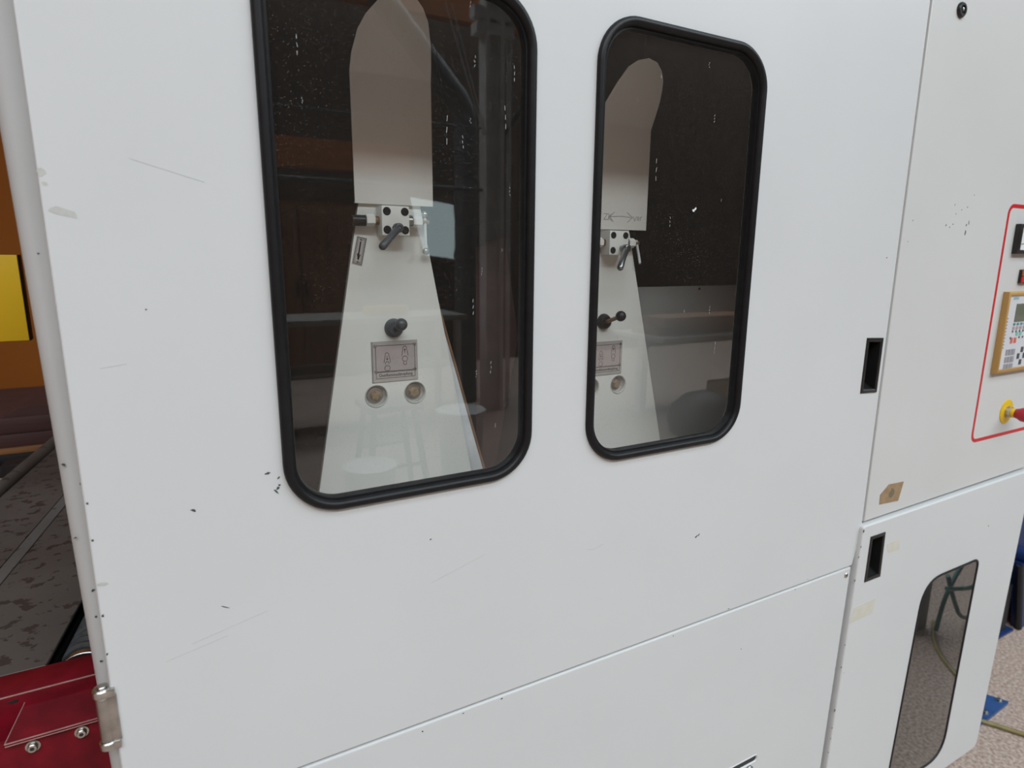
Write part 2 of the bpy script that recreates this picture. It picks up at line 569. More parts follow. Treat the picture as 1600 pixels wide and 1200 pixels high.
def pull(parent, pts, yf, name='recessed_handle'):
    """black cup handle: flange, deep tub and a sloped lower lip"""
    bm = bmesh.new()
    x0 = (pts[0][0] + pts[3][0]) / 2; x1 = (pts[1][0] + pts[2][0]) / 2
    zb0, zb1 = pts[0][1], pts[1][1]
    zt1, zt0 = pts[2][1], pts[3][1]
    def loop(ins, y, up=0.0):
        return [bm.verts.new(p) for p in ((pts[0][0] + ins, y, zb0 + ins + up), (pts[1][0] - ins, y, zb1 + ins + up), (pts[2][0] - ins, y, zt1 - ins), (pts[3][0] + ins, y, zt0 - ins))]
    L_ = [loop(-0.003, yf + 0.0005), loop(-0.002, yf - 0.002), loop(0.003, yf - 0.003), loop(0.006, yf - 0.001), loop(0.0065, yf + 0.004), loop(0.008, yf + 0.030, 0.014)]
    for a, b in zip(L_[:-1], L_[1:]):
        for k in range(4):
            bm.faces.new((a[k], a[(k + 1) % 4], b[(k + 1) % 4], b[k]))
    bm.faces.new(L_[-1])
    return finish(name, bm, M_plastic, parent, 30)


pull(door, [(1.313, 1.334), (1.367, 1.331), (1.367, 1.449), (1.313, 1.452)], 0.0)

# chipped paint, scuffs and scratches on the big door
bm = bmesh.new()
chips(bm, [(0.083, 1.349, 0.010, 0.004, 10), (0.0955, 1.341, 0.005, 0.003, 60), (0.094, 1.327, 0.006, 0.0045, 40), (0.0915, 1.323, 0.010, 0.003, -50), (0.096, 1.331, 0.004, 0.003, 0),
           (-0.004, 1.316, 0.007, 0.0035, -30), (0.843, 1.095, 0.009, 0.0035, 35), (0.849, 1.097, 0.006, 0.003, 60), (1.345, 1.625, 0.004, 0.003, 0),
           (-0.108, 1.345, 0.004, 0.003, 80), (-0.108, 1.30, 0.003, 0.003, 0), (-0.109, 1.155, 0.004, 0.003, 60), (-0.108, 1.205, 0.004, 0.003, 90), (0.30, 1.21, 0.004, 0.002, 20),
           (1.20, 0.912, 0.004, 0.002, 0), (0.95, 0.910, 0.005, 0.002, 0), (-0.03, 1.56, 0.003, 0.002, 0), (0.02, 1.18, 0.012, 0.0012, -30)], 0.0)
finish('paint_chips', bm, M_chip, door, 0, label='dark bare chips in the white paint', kind='stuff')
bm = bmesh.new()
chips(bm, [(-0.093, 1.662, 0.030, 0.011, -12), (-0.108, 1.70, 0.008, 0.010, 0), (-0.106, 1.69, 0.006, 0.004, 0), (-0.104, 1.245, 0.016, 0.006, -10)], 0.0, 0.0002)
strokes(bm, [[(-0.055, 1.50), (-0.08, 1.497)], [(-0.02, 1.14), (0.07, 1.16)], [(-0.05, 1.125), (0.02, 1.139)], [(0.62, 1.13), (0.60, 1.125), (0.585, 1.127)], [(0.30, 1.14), (0.39, 1.165)], [(-0.03, 1.72), (0.04, 1.70)]], 0.0, 0.0004, 0.0002)
finish('scuff_marks', bm, M_scuff, door, 0, label='grey scuffs near the door edge', kind='stuff')

# scratches on the two panes
def px_scr(pts):
    return pts
bm = bmesh.new()
random.seed(11)
for x, z, h in ((0.150, 1.86, 0.022), (0.372, 1.945, 0.012), (0.378, 1.875, 0.014), (0.360, 1.772, 0.016), (0.337, 1.785, 0.036), (0.438, 1.868, 0.020), (0.424, 1.81, 0.030), (0.462, 1.80, 0.014), (0.371, 1.80, 0.006),
                (0.432, 1.712, 0.012), (0.42, 1.63, 0.004), (0.388, 1.60, 0.010), (0.374, 1.55, 0.022), (0.402, 1.46, 0.018), (0.378, 1.452, 0.010), (0.153, 1.80, 0.006), (0.41, 1.37, 0.006),
                (0.70, 1.90, 0.006), (0.80, 1.93, 0.008), (0.655, 1.86, 0.004), (0.82, 1.85, 0.012), (0.70, 1.76, 0.034), (0.735, 1.68, 0.016), (0.85, 1.72, 0.004), (0.86, 1.46, 0.022), (0.78, 1.53, 0.005), (0.84, 1.53, 0.014)):
    pts = []
    for k in range(6):
        pts.append((x + random.uniform(-0.001, 0.001), z - h / 2 + h * k / 5))
    for k in range(0, 5, 2):
        strokes(bm, [pts[k:k + 2]], 0.0054, 0.00035, 0.0002)
chips(bm, [(0.790, 1.703, 0.007, 0.004, 40), (0.786, 1.700, 0.006, 0.004, -20)], 0.0054, 0.0002)
finish('glass_scratches', bm, M_scr, door, 0, label='fine white scratches on the window glass', kind='stuff')

# hinge at the lower left edge of the door
hx, hy = -0.1195, 0.004
hg = finish('hinge', rod(bmesh.new(), (hx, hy, 1.040), (hx, hy, 1.100), 0.0085, 20, 0.001), M_hinge, door)
bxo('hinge_leaf', (hx + 0.002, hx + 0.014, -0.0035, 0.008, 1.038, 1.102), M_hinge, door, 0.0015)
for za, zb in ((1.100, 1.111), (1.029, 1.040)):
    bm = rod(bmesh.new(), (hx, hy, za), (hx, hy, zb), 0.0105, 20, 0.0015)
    box(bm, hx, hx + 0.013, -0.005, 0.010, za + 0.0005, zb - 0.0005, 0.001)
    finish('hinge_cap', bm, M_nickel, door)
finish('hinge_pin', rod(bmesh.new(), (hx, hy, 1.111), (hx, hy, 1.1135), 0.0055, 16, 0.0008), M_nickel, door)

# frame post behind the hinge side, rounded outer corner
bm = bmesh.new()
R_ = 0.016
pp = [(-0.137 + R_ - R_ * math.cos(a), 0.030 + R_ - R_ * math.sin(a)) for a in [math.pi / 2 * k / 8 for k in range(9)]]
pp = pp + [(-0.02, 0.030), (-0.02, 0.09), (-0.137, 0.09)]
lo = [bm.verts.new((x + (0.029 if x < -0.03 else 0), y, 0.0)) for x, y in pp]
hi = [bm.verts.new((x - (0.024 if x < -0.03 else 0), y, 2.62)) for x, y in pp]
bm.faces.new(lo); bm.faces.new(hi)
for k in range(len(pp)):
    bm.faces.new((lo[k], lo[(k + 1) % len(pp)], hi[(k + 1) % len(pp)], hi[k]))
post = finish('frame_post', bm, M_white2, sander, 50)
bm = bmesh.new()
chips(bm, [(-0.129, 1.385, 0.005, 0.003, -40), (-0.128, 1.295, 0.004, 0.002, 20), (-0.118, 1.225, 0.005, 0.004, 30), (-0.120, 1.13, 0.004, 0.003, 0), (-0.124, 1.62, 0.003, 0.002, 0), (-0.119, 1.19, 0.003, 0.003, 0), (-0.115, 1.36, 0.004, 0.004, 0)], 0.030)
finish('paint_chips', bm, M_chip, post, 0, label='dark chips along the post', kind='stuff')

# panel below the door
slot = round_poly([(0.897, 0.4825), (1.0875, 0.4825), (1.0875, 0.4995), (0.897, 0.4995)], 0.0084)
sp = sheet('service_panel', [(-0.112, 0.06), (1.331, 0.06), (1.361, 0.9010), (-0.112, 0.9010)], [slot], 0.0, 0.022, 0.0032, M_white, sander)
ringframe('slot_rim', lambda i: round_poly([(0.893 + i, 0.4795 + i), (1.0905 - i, 0.4795 + i), (1.0905 - i, 0.5025 - i), (0.893 + i, 0.5025 - i)], max(0.0112 - i, 0.003)),
          [(0.0, 0.0005), (0.0010, -0.0010), (0.0024, -0.0014), (0.0036, -0.0008), (0.0046, 0.004)], M_white, sp)
bxo('slot_shade', (0.895, 1.089, 0.0020, 0.010, 0.481, 0.501), M_ink, sp)  # black backing painted in for the darkness inside the slot
lk = finish('panel_lock', lathe(bmesh.new(), (1.062, 0.0, 0.466), (0, -1, 0), [(0, 0.014), (0.003, 0.014), (0.005, 0.012), (0.005, 0.008), (0.003, 0.007), (0.003, 0.0)], 24), M_steel, sp)
bxo('key_slot', (1.0605, 1.0635, -0.0036, -0.002, 0.461, 0.471), M_ink, lk)
sc_ = finish('screw', lathe(bmesh.new(), (1.344, 0.0, 0.885), (0, -1, 0), [(-0.001, 0.0062), (0.001, 0.0062), (0.0022, 0.005), (0.0024, 0.0)], 18), M_steel, sp)
bm = bmesh.new()
strokes(bm, [[(1.3405, 0.8865), (1.3475, 0.8835)], [(1.3435, 0.881), (1.345, 0.889)]], -0.0023, 0.0014)
finish('cross_recess', bm, M_ink, sc_, 0)
bm = bmesh.new()
chips(bm, [(1.16, 0.897, 0.004, 0.002, 0), (0.80, 0.894, 0.004, 0.002, 10), (0.42, 0.896, 0.005, 0.003, 0), (0.35, 0.8955, 0.004, 0.002, 0), (0.28, 0.89, 0.003, 0.003, 0), (1.0, 0.80, 0.003, 0.002, 0)], 0.0)
finish('paint_chips', bm, M_chip, sp, 0, label='small dark chips along the panel top', kind='stuff')

# closed housing behind the doors
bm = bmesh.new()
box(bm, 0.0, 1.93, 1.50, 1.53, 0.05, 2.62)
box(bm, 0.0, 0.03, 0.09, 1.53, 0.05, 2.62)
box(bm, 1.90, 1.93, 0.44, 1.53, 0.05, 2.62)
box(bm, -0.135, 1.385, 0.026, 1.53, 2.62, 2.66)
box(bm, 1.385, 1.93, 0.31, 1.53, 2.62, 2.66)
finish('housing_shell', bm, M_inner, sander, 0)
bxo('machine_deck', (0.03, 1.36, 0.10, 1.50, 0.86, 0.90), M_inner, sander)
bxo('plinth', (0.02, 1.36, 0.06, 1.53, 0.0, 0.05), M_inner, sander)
bxo('door_jamb', (1.335, 1.388, 0.030, 0.09, 0.0, 2.62), M_white2, sander)
dp = bxo('inner_panel', (0.99, 1.88, 0.450, 0.456, 0.90, 1.5475), M_inner_panel, sander, 0.001, label='grey dusty sheet inside')
for x in (1.26, 1.45):
    finish('screw', lathe(bmesh.new(), (x, 0.450, 1.540), (0, -1, 0), [(0, 0.004), (0.002, 0.003), (0.002, 0.0)], 12), M_ink, dp)


# ------------------------------------------------------------------ the two sanding units behind the windows
def unit(tag_label, cx, dz, top_l, top_r, bot_l, bot_r, tongue, cover_c, lever, lever_mat, rod_end, arrow, kn):
    t = thing('sanding_unit', tag_label, 'sanding unit', (cx, 0.35, 0.90), 'belt sanding units inside the machine')
    y = 0.227
    z = lambda v: v + dz
    # tapered end plate with two recessed bolt holes and the knob's bore
    def line(a, b, zz):
        return a[0] + (b[0] - a[0]) * (zz - a[1]) / (b[1] - a[1])
    zt, zb = z(1.735), 0.90
    out = [(line(bot_l, top_l, zb), zb), (line(bot_r, top_r, zb), zb), (line(bot_r, top_r, zt), zt), (line(bot_l, top_l, zt), zt)]
    bolts = [(cx - 0.0345, z(1.3825)), (cx + 0.0355, z(1.3825))]
    pl_ = sheet('end_plate', out, [circle(bx, bz, 0.0188) for bx, bz in bolts], y, y + 0.012, 0.0012, M_unit, t)
    # body of the unit behind the plate
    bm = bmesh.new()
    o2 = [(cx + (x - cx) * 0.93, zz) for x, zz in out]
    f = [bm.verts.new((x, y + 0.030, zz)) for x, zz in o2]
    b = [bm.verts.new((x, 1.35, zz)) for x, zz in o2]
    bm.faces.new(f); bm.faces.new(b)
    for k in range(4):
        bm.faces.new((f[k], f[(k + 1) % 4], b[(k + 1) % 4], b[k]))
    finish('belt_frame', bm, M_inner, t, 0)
    for bx, bz in bolts:
        cup = finish('bolt_cup', lathe(bmesh.new(), (bx, y - 0.001, bz), (0, 1, 0), [(0, 0.0188), (0, 0.0202), (0.001, 0.0205), (0.002, 0.0188), (0.011, 0.0185), (0.012, 0.014), (0.012, 0)], 32, open_start=True), M_cup, t)
        finish('washer', lathe(bmesh.new(), (bx, y + 0.011, bz), (0, -1, 0), [(0, 0.0145), (0.002, 0.0145), (0.003, 0.0135), (0.003, 0.0)], 28), M_steel, cup)
        finish('bolt_head', lathe(bmesh.new(), (bx, y + 0.009, bz), (0, -1, 0), [(0, 0.0092), (0.006, 0.0092), (0.0072, 0.0080), (0.0072, 0.0)], 6, 0.4), M_rust, cup)
    # chute cover: a straight sheet with a flange and a tongue leaning towards the door
    zc0, zc1 = z(1.7035), z(1.898)
    xa, xb = cover_c - 0.0665, cover_c + 0.0665
    yc = y - 0.006
    k = 0.45
    def P(u, s):
        return (cx + u, yc - k * s, zc1 + s)
    bm = bmesh.new()
    def ring(off):
        return [bm.verts.new((xa, yc + off, zc0)), bm.verts.new((xb, yc + off, zc0)), bm.verts.new((xb, yc + off, zc1))] + [bm.verts.new((p[0], p[1] + off, p[2])) for p in [P(u, s) for u, s in tongue]] + [bm.verts.new((xa, yc + off, zc1))]
    fr, bk = ring(0.0), ring(0.003)
    n = len(fr)
    for r_, flip in ((fr, False), (bk, True)):
        low = [r_[0], r_[1], r_[2], r_[-1]]
        high = [r_[-1], r_[2]] + r_[3:-1]
        bm.faces.new(low); bm.faces.new(high)
    for i in range(n):
        bm.faces.new((fr[i], fr[(i + 1) % n], bk[(i + 1) % n], bk[i]))
    cov = finish('chute_cover', bm, M_cover, t, 30)
    bxo('cover_flange', (xa + 0.002, xb - 0.002, yc + 0.003, y + 0.008, zc0 + 0.0005, zc0 + 0.004), M_cover, cov)
    # cross shaft, nuts and clamp block
    zs = z(1.6772)
    sh = finish('cross_shaft', rod(bmesh.new(), (cx - 0.044, y - 0.012, zs), (cx + 0.050, y - 0.012, zs), 0.0068, 16, 0.001), M_brass, t)
    finish('shaft_end', rod(bmesh.new(), (cx - 0.068, y - 0.012, zs - 0.001), (cx - 0.044, y - 0.012, zs - 0.001), 0.0088, 18, 0.001), M_bolt, sh)
    for xa_, xb_ in ((cx - 0.0455, cx - 0.0310), (cx + 0.0335, cx + 0.0490)):
        finish('hex_nut', lathe(bmesh.new(), (xa_, y - 0.014, zs), (1, 0, 0), [(0, 0.0088), (0.001, 0.0098), (xb_ - xa_ - 0.001, 0.0098), (xb_ - xa_, 0.0088)], 6, math.pi / 6), M_block, sh)
    finish('shaft_collar', rod(bmesh.new(), (cx + 0.024, y - 0.012, zs), (cx + 0.0335, y - 0.012, zs), 0.0105, 20, 0.001), M_steel, sh)
    bl = bxo('clamp_block', (cx - 0.0235, cx + 0.0230, y - 0.030, y - 0.001, z(1.6535), z(1.7000)), M_block, t, 0.0012)
    for bx, bz in ((cx - 0.0148, z(1.6912)), (cx + 0.0152, z(1.6912)), (cx - 0.0148, z(1.6622)), (cx + 0.0152, z(1.6622))):
        finish('socket_bolt', lathe(bmesh.new(), (bx, y - 0.030, bz), (0, -1, 0), [(0, 0.0066), (0.0004, 0.0066), (0.0005, 0.0058), (0.0012, 0.0052), (0.0012, 0.0028), (0.0002, 0.0026), (0.0002, 0.0)], 20), M_bolt, bl)
    # clamping lever
    (lx0, lz0), (lx1, lz1), ly1 = lever
    yl = y - 0.046
    bm = lathe(bmesh.new(), (lx0, y - 0.030, lz0), (0, -1, 0), [(0, 0.0055), (0.008, 0.0060), (0.009, 0.0078), (0.021, 0.0074), (0.0225, 0.0060), (0.0225, 0.0036), (0.020, 0.0032), (0.020, 0)], 20)
    d = Vector((lx1 - lx0, ly1 - yl, lz1 - lz0))
    L_ = d.length
    lathe(bm, (lx0, yl, lz0), d, [(0.0, 0.004), (0.004, 0.0060), (L_ * 0.55, 0.0055), (L_ - 0.004, 0.0062), (L_ - 0.001, 0.0045), (L_, 0.0)], 16)
    lv = finish('clamp_lever', bm, lever_mat, t, 50)
    finish('lever_screw', lathe(bmesh.new(), (lx0, yl - 0.0042, lz0), (0, -1, 0), [(0, 0.0030), (0.001, 0.0028), (0.001, 0.0)], 6), M_nickel, lv)
    # crank rod hanging from the shaft end
    rx, rz = cx + 0.0555, zs + 0.006
    cr = finish('crank_hub', rod(bmesh.new(), (cx + 0.049, y - 0.012, zs), (cx + 0.063, y - 0.012, zs), 0.0052, 16, 0.001), M_brass, t)
    finish('crank_rod', rod(bmesh.new(), (rx, y - 0.014, rz), rod_end, 0.0026, 12), M_strip, cr)
    if kn == 'ball':
        finish('crank_ball', ball(bmesh.new(), rod_end, 0.0062), M_nickel, cr)
        finish('crank_cap', ball(bmesh.new(), (rx, y - 0.014, rz + 0.006), 0.0056), M_nickel, cr)
    else:
        finish('crank_tip', ball(bmesh.new(), rod_end, 0.0030), M_nickel, cr)
    # tilted arrow plate
    if arrow:
        ap = sheet('arrow_plate', [(0.2585, 1.6085), (0.2750, 1.6045), (0.2855, 1.6490), (0.2690, 1.6525)], [], y - 0.0012, y, 0.0002, M_label, t)
        bm = bmesh.new()
        strokes(bm, [[(0.2605, 1.6098), (0.2740, 1.6065), (0.2835, 1.6476), (0.2700, 1.6508), (0.2605, 1.6098)]], y - 0.0012, 0.0008)
        strokes(bm, [[(0.2628, 1.6115), (0.2728, 1.6090), (0.2812, 1.6458), (0.2712, 1.6483), (0.2628, 1.6115)]], y - 0.0012, 0.0004)
        strokes(bm, [[(0.2742, 1.6425), (0.2702, 1.6230)]], y - 0.0012, 0.0022)
        strokes(bm, [[(0.2680, 1.6235), (0.2691, 1.6150), (0.2727, 1.6222)]], y - 0.0012, 0.0012)
        strokes(bm, [[(0.2700, 1.6235), (0.2691, 1.6160)]], y - 0.0012, 0.0030)
        finish('arrow_print', bm, M_ink, ap, 0)
        for px, pz in ((0.2757, 1.6462), (0.2683, 1.6108)):
            finish('rivet', lathe(bmesh.new(), (px, y - 0.0012, pz), (0, -1, 0), [(0, 0.0020), (0.0008, 0.0014), (0.001, 0.0)], 12), M_nickel, ap)
    # knob that sets the damping
    kx, kz = cx + (0.0 if kn == 'ball' else -0.0092), z(1.4994) if kn == 'ball' else z(1.5187)
    finish('knob_base', lathe(bmesh.new(), (kx, y, kz), (0, -1, 0), [(0, 0.0165), (0.003, 0.0165), (0.010, 0.0135), (0.012, 0.0115), (0.012, 0.0)], 28), M_lever if kn == 'ball' else M_bolt, t)
    kb = (kx + 0.0005, y - 0.040, kz + 0.0098) if kn == 'ball' else (kx - 0.0047, y - 0.062, kz + 0.0167)
    kk = finish('knob', ball(bmesh.new(), kb, 0.0105), M_lever if kn == 'ball' else M_bolt, t)
    finish('knob_stem', rod(bmesh.new(), (kx, y - 0.010, kz), kb, 0.0042, 12), M_brass if kn != 'ball' else M_lever, kk)
    # engraved damping plate
    x0, x1, z0, z1 = cx - 0.0410, cx + 0.0415, z(1.4065), z(1.4775)
    lp = sheet('damping_plate', [(x0, z0), (x1, z0), (x1, z1), (x0, z1)], [], y - 0.0018, y, 0.0003, M_label, t)
    yy = y - 0.0018
    fx0, fx1, fz0, fz1 = x0 + 0.0070, x1 - 0.0055, z0 + 0.0185, z1 - 0.0075
    bxo('plate_field', (fx0, fx1, yy - 0.0002, yy + 0.0003, fz0, fz1), M_label_pink, lp)
    bm = bmesh.new()
    strokes(bm, [[(x0 + 0.001, z0), (x0 + 0.0015, z1 - 0.001)], [(fx0, fz0), (fx1, fz0), (fx1, fz1), (fx0, fz1), (fx0, fz0)],
                 [(fx0, fz0), (fx0, z0 + 0.0065), (fx1, z0 + 0.0065), (fx1, fz0 - 0.0015), (fx0, fz0 - 0.0015)]], yy - 0.0001, 0.0007, 0.0003)
    for ux, uz, up in ((x0 + 0.0270, z0 + 0.0270, False), (x0 + 0.0590, z0 + 0.0385, True)):
        circ = lambda px, pz, r, a0=0, a1=360: [(px + r * math.cos(math.radians(a0 + (a1 - a0) * q_ / 14)), pz + r * math.sin(math.radians(a0 + (a1 - a0) * q_ / 14))) for q_ in range(15)]
        if up:
            ls = [circ(ux, uz, 0.0048), circ(ux, uz - 0.0075, 0.0030, 150, 390), circ(ux, uz + 0.0195, 0.0030, 0, 180), [(ux - 0.0030, uz + 0.0195), (ux - 0.0058, uz + 0.0055)], [(ux + 0.0030, uz + 0.0195), (ux + 0.0058, uz + 0.0055)],
                  [(ux, uz + 0.0170), (ux, uz + 0.0105)], [(ux - 0.0013, uz + 0.0150), (ux, uz + 0.0172), (ux + 0.0013, uz + 0.0150)]]
        else:
            ls = [circ(ux, uz - 0.0030, 0.0048), circ(ux, uz + 0.0055, 0.0032, -20, 200), circ(ux, uz + 0.0210, 0.0030, 0, 180), [(ux - 0.0030, uz + 0.0210), (ux - 0.0058, uz + 0.0070)], [(ux + 0.0030, uz + 0.0210), (ux + 0.0058, uz + 0.0070)],
                  [(ux, uz + 0.0180), (ux, uz + 0.0115)], [(ux - 0.0013, uz + 0.0135), (ux, uz + 0.0113), (ux + 0.0013, uz + 0.0135)]]
        strokes(bm, ls, yy - 0.0003, 0.0006, 0.0003)
    finish('plate_print', bm, M_ink, lp, 0)
    text('plate_lettering', 'Oszillationsdämpfung', (fx0 + fx1) / 2, yy - 0.0003, z0 + 0.0095, 0.0072, M_ink, lp, 'CENTER', 0.98)
    for px, pz in ((fx0 - 0.0005, fz0 + 0.0005), (fx1, fz0 + 0.0005), (fx0 - 0.0005, fz1), (fx1, fz1)):
        finish('rivet', lathe(bmesh.new(), (px, yy, pz), (0, -1, 0), [(0, 0.0030), (0.0012, 0.0024), (0.0018, 0.0)], 14), M_nickel, lp)
    return t, cov, y, yc


tongue1 = [(0.073, 0.005), (0.0705, 0.025), (0.066, 0.050), (0.0575, 0.078), (0.047, 0.094), (0.030, 0.108), (0.010, 0.113), (-0.010, 0.106), (-0.024, 0.093), (-0.040, 0.075), (-0.051, 0.055), (-0.058, 0.026), (-0.0595, 0.005)]
tongue2 = [(0.0865, 0.005), (0.087, 0.027), (0.0865, 0.050), (0.083, 0.070), (0.0785, 0.084), (0.068, 0.098), (0.052, 0.109), (0.030, 0.113), (0.008, 0.107), (-0.010, 0.095), (-0.026, 0.068), (-0.042, 0.030), (-0.047, 0.005)]
u1, cov1, UY, UYC = unit('sanding unit with arrow plate beside its clamp block, seen through the wider window', 0.3258, 0.0, (0.255, 1.603), (0.395, 1.619), (0.183, 1.209), (0.474, 1.203), tongue1, 0.333,
                         ((0.3244, 1.6648), (0.2855, 1.6325), 0.150), M_lever, (0.3818, 0.212, 1.6290), True, 'ball')
u2, cov2, UY, UYC = unit('sanding unit with pencilled double arrow on its cover, in front of grey sheet', 0.7815, -0.0272, (0.711, 1.60), (0.849, 1.598), (0.640, 1.209), (0.9470, 1.209), tongue2, 0.8015,
                         ((0.7873, 1.6390), (0.7478, 1.5990), 0.150), M_lever2, (0.8489, 0.212, 1.6105), False, 'bar')
u1['group'] = u2['group'] = 'belt sanding units inside the machine'
# galvanised strip and dark red sheet beside the first unit
bm = bmesh.new()
f = [(0.390, 1.590), (0.3975, 1.590), (0.4315, 1.470), (0.4570, 1.380), (0.5095, 1.192), (0.5535, 1.040), (0.480, 1.040), (0.440, 1.190)]
a = [bm.verts.new((x, 0.243, z)) for x, z in f]; b = [bm.verts.new((x, 0.248, z)) for x, z in f]
bm.faces.new(a); bm.faces.new(b)
for k in range(8):
    bm.faces.new((a[k], a[(k + 1) % 8], b[(k + 1) % 8], b[k]))
stp = finish('galvanised_strip', bm, M_strip, u1, 0, label='bright metal strip beside the tapered plate')
finish('strip_edging', tube(bmesh.new(), [(0.3985, 0.2455, 1.592), (0.4555, 0.2455, 1.390), (0.5540, 0.2455, 1.040)], 0.0036, 8, 2), M_rustedge, stp)
bm = bmesh.new()
f = [(0.560, 0.95), (0.578, 0.95), (0.606, 1.126), (0.6675, 1.441), (0.6335, 1.664), (0.5640, 1.640), (0.5635, 1.333)]
a = [bm.verts.new((x, 0.40, z)) for x, z in f]; b = [bm.verts.new((x, 0.405, z)) for x, z in f]
bm.faces.new(a); bm.faces.new(b)
for k in range(7):
    bm.faces.new((a[k], a[(k + 1) % 7], b[(k + 1) % 7], b[k]))
finish('red_sheet', bm, M_darkred, u1, 0, label='dark red sheet behind the strip')  # plain dark red sheet filling the reddish area there
# pencilled double arrow on the second cover
bm = bmesh.new()
X, Z = 0.771, 1.700
strokes(bm, [[(X + 0.004, Z + 0.0005), (X + 0.03, Z + 0.0025), (X + 0.056, Z + 0.001)], [(X + 0.014, Z + 0.010), (X + 0.003, Z + 0.001), (X + 0.012, Z - 0.009)], [(X + 0.046, Z + 0.010), (X + 0.060, Z + 0.001), (X + 0.048, Z - 0.009)],
             [(X - 0.012, Z + 0.006), (X - 0.003, Z + 0.006), (X - 0.012, Z - 0.005), (X - 0.002, Z - 0.005)], [(X + 0.000, Z + 0.007), (X + 0.000, Z - 0.006)], [(X + 0.006, Z + 0.006), (X + 0.000, Z), (X + 0.008, Z - 0.008)],
             [(X + 0.062, Z + 0.003), (X + 0.066, Z - 0.006), (X + 0.070, Z + 0.003)], [(X + 0.072, Z), (X + 0.0745, Z - 0.0045), (X + 0.077, Z), (X + 0.0745, Z + 0.003), (X + 0.072, Z)], [(X + 0.080, Z - 0.005), (X + 0.0805, Z + 0.002), (X + 0.084, Z + 0.003)]], UYC, 0.0009)
finish('pencil_marking', bm, M_pencil, cov2, 0)

# ------------------------------------------------------------------ electrical control cabinet
ctl = thing('control_cabinet', 'pale grey control cabinet with red outlined panel and emergency stop knob', 'control cabinet', (1.8, 0.4, 1.0))
CX0, CX1 = 1.3895, 2.178
cd = sheet('cabinet_door', [(CX0, 1.0115), (CX1, 1.0235), (CX1, 2.62), (CX0, 2.62)], [], 0.0, 0.024, 0.0022, M_cab, ctl)
bm = bmesh.new()
box(bm, 1.402, CX1, 0.026, 0.30, 1.03, 2.618)
finish('cabinet_body', bm, M_cab, ctl, 0)
ringframe('red_outline', lambda i: rrect(1.823 + i, 2.150 - i, 1.1440 + i, 1.7590 - i, max(0.026 - i, 0.004), 8), [(0, 0.0), (0.0003, -0.0006), (0.0092, -0.0006), (0.0095, 0.0)], M_red, cd, label='painted red outline')
lk = finish('panel_lock', lathe(bmesh.new(), (1.494, 0, 2.132), (0, -1, 0), [(0, 0.0150), (0.003, 0.0150), (0.006, 0.0125), (0.006, 0.0085), (0.002, 0.0080), (0.002, 0.0)], 28), M_plastic, cd)
bxo('key_square', (1.4905, 1.4975, -0.0062, -0.002, 2.1285, 2.1355), M_steel, lk, 0.0005)
st_ = sheet('paper_sticker', [(1.441, 1.045), (1.520, 1.040), (1.533, 1.088), (1.470, 1.091), (1.440, 1.070)], [], -0.0006, 0.0, 0.0, M_sticker, cd, label='torn brown paper sticker')
bm = bmesh.new()
chips(bm, [(1.487, 1.067, 0.022, 0.026, 20)], -0.0006)
finish('sticker_stain', bm, M_stickdark, st_, 0)
bm = bmesh.new()
chips(bm, [(1.642, 1.684, 0.016, 0.005, 78), (1.556, 1.699, 0.007, 0.004, 60), (1.642, 1.702, 0.007, 0.004, 50), (1.651, 1.708, 0.012, 0.0028, 105), (1.584, 1.702, 0.004, 0.003, 0), (1.572, 1.695, 0.004, 0.003, 0),
           (1.612, 1.735, 0.004, 0.003, 0), (1.590, 1.725, 0.003, 0.003, 0), (1.58, 1.745, 0.006, 0.0016, 90), (1.423, 1.705, 0.004, 0.003, 0), (1.415, 1.66, 0.003, 0.002, 0), (1.635, 1.742, 0.004, 0.003, 30), (1.656, 1.77, 0.003, 0.003, 0)], 0.0)
finish('paint_chips', bm, M_chip, cd, 0, label='dark paint chips scattered on the cabinet door', kind='stuff')

# gauge
g = bxo('panel_meter', (1.872, 1.970, -0.0120, 0.0, 1.638, 1.712), M_plastic, ctl, 0.002, label='square black-framed panel meter')
bxo('dial', (1.886, 1.963, -0.0128, -0.0112, 1.648, 1.703), M_dial, g)
bm = bmesh.new()
strokes(bm, [[(1.888, 1.662), (1.905, 1.664), (1.918, 1.672)]], -0.0128, 0.0018)
finish('needle', bm, M_ink, g, 0)
bm = bmesh.new()
strokes(bm, [[(1.930 + 0.024 * math.cos(math.radians(a_)), 1.656 + 0.024 * math.sin(math.radians(a_))) for a_ in range(20, 161, 14)]], -0.0128, 0.006)
finish('dial_scale', bm, M_dialgreen, g, 0)
# two-tone switch
g = bxo('rocker_switch', (1.930, 1.975, -0.0060, 0.0, 1.564, 1.599), M_plastic, ctl, 0.001)
bxo('switch_lens', (1.932, 1.973, -0.0100, -0.0050, 1.5825, 1.597), M_orange, g, 0.001, label='orange half of the switch')
bxo('switch_lens', (1.932, 1.973, -0.0100, -0.0050, 1.566, 1.5810), M_redlens, g, 0.001, label='red half of the switch')

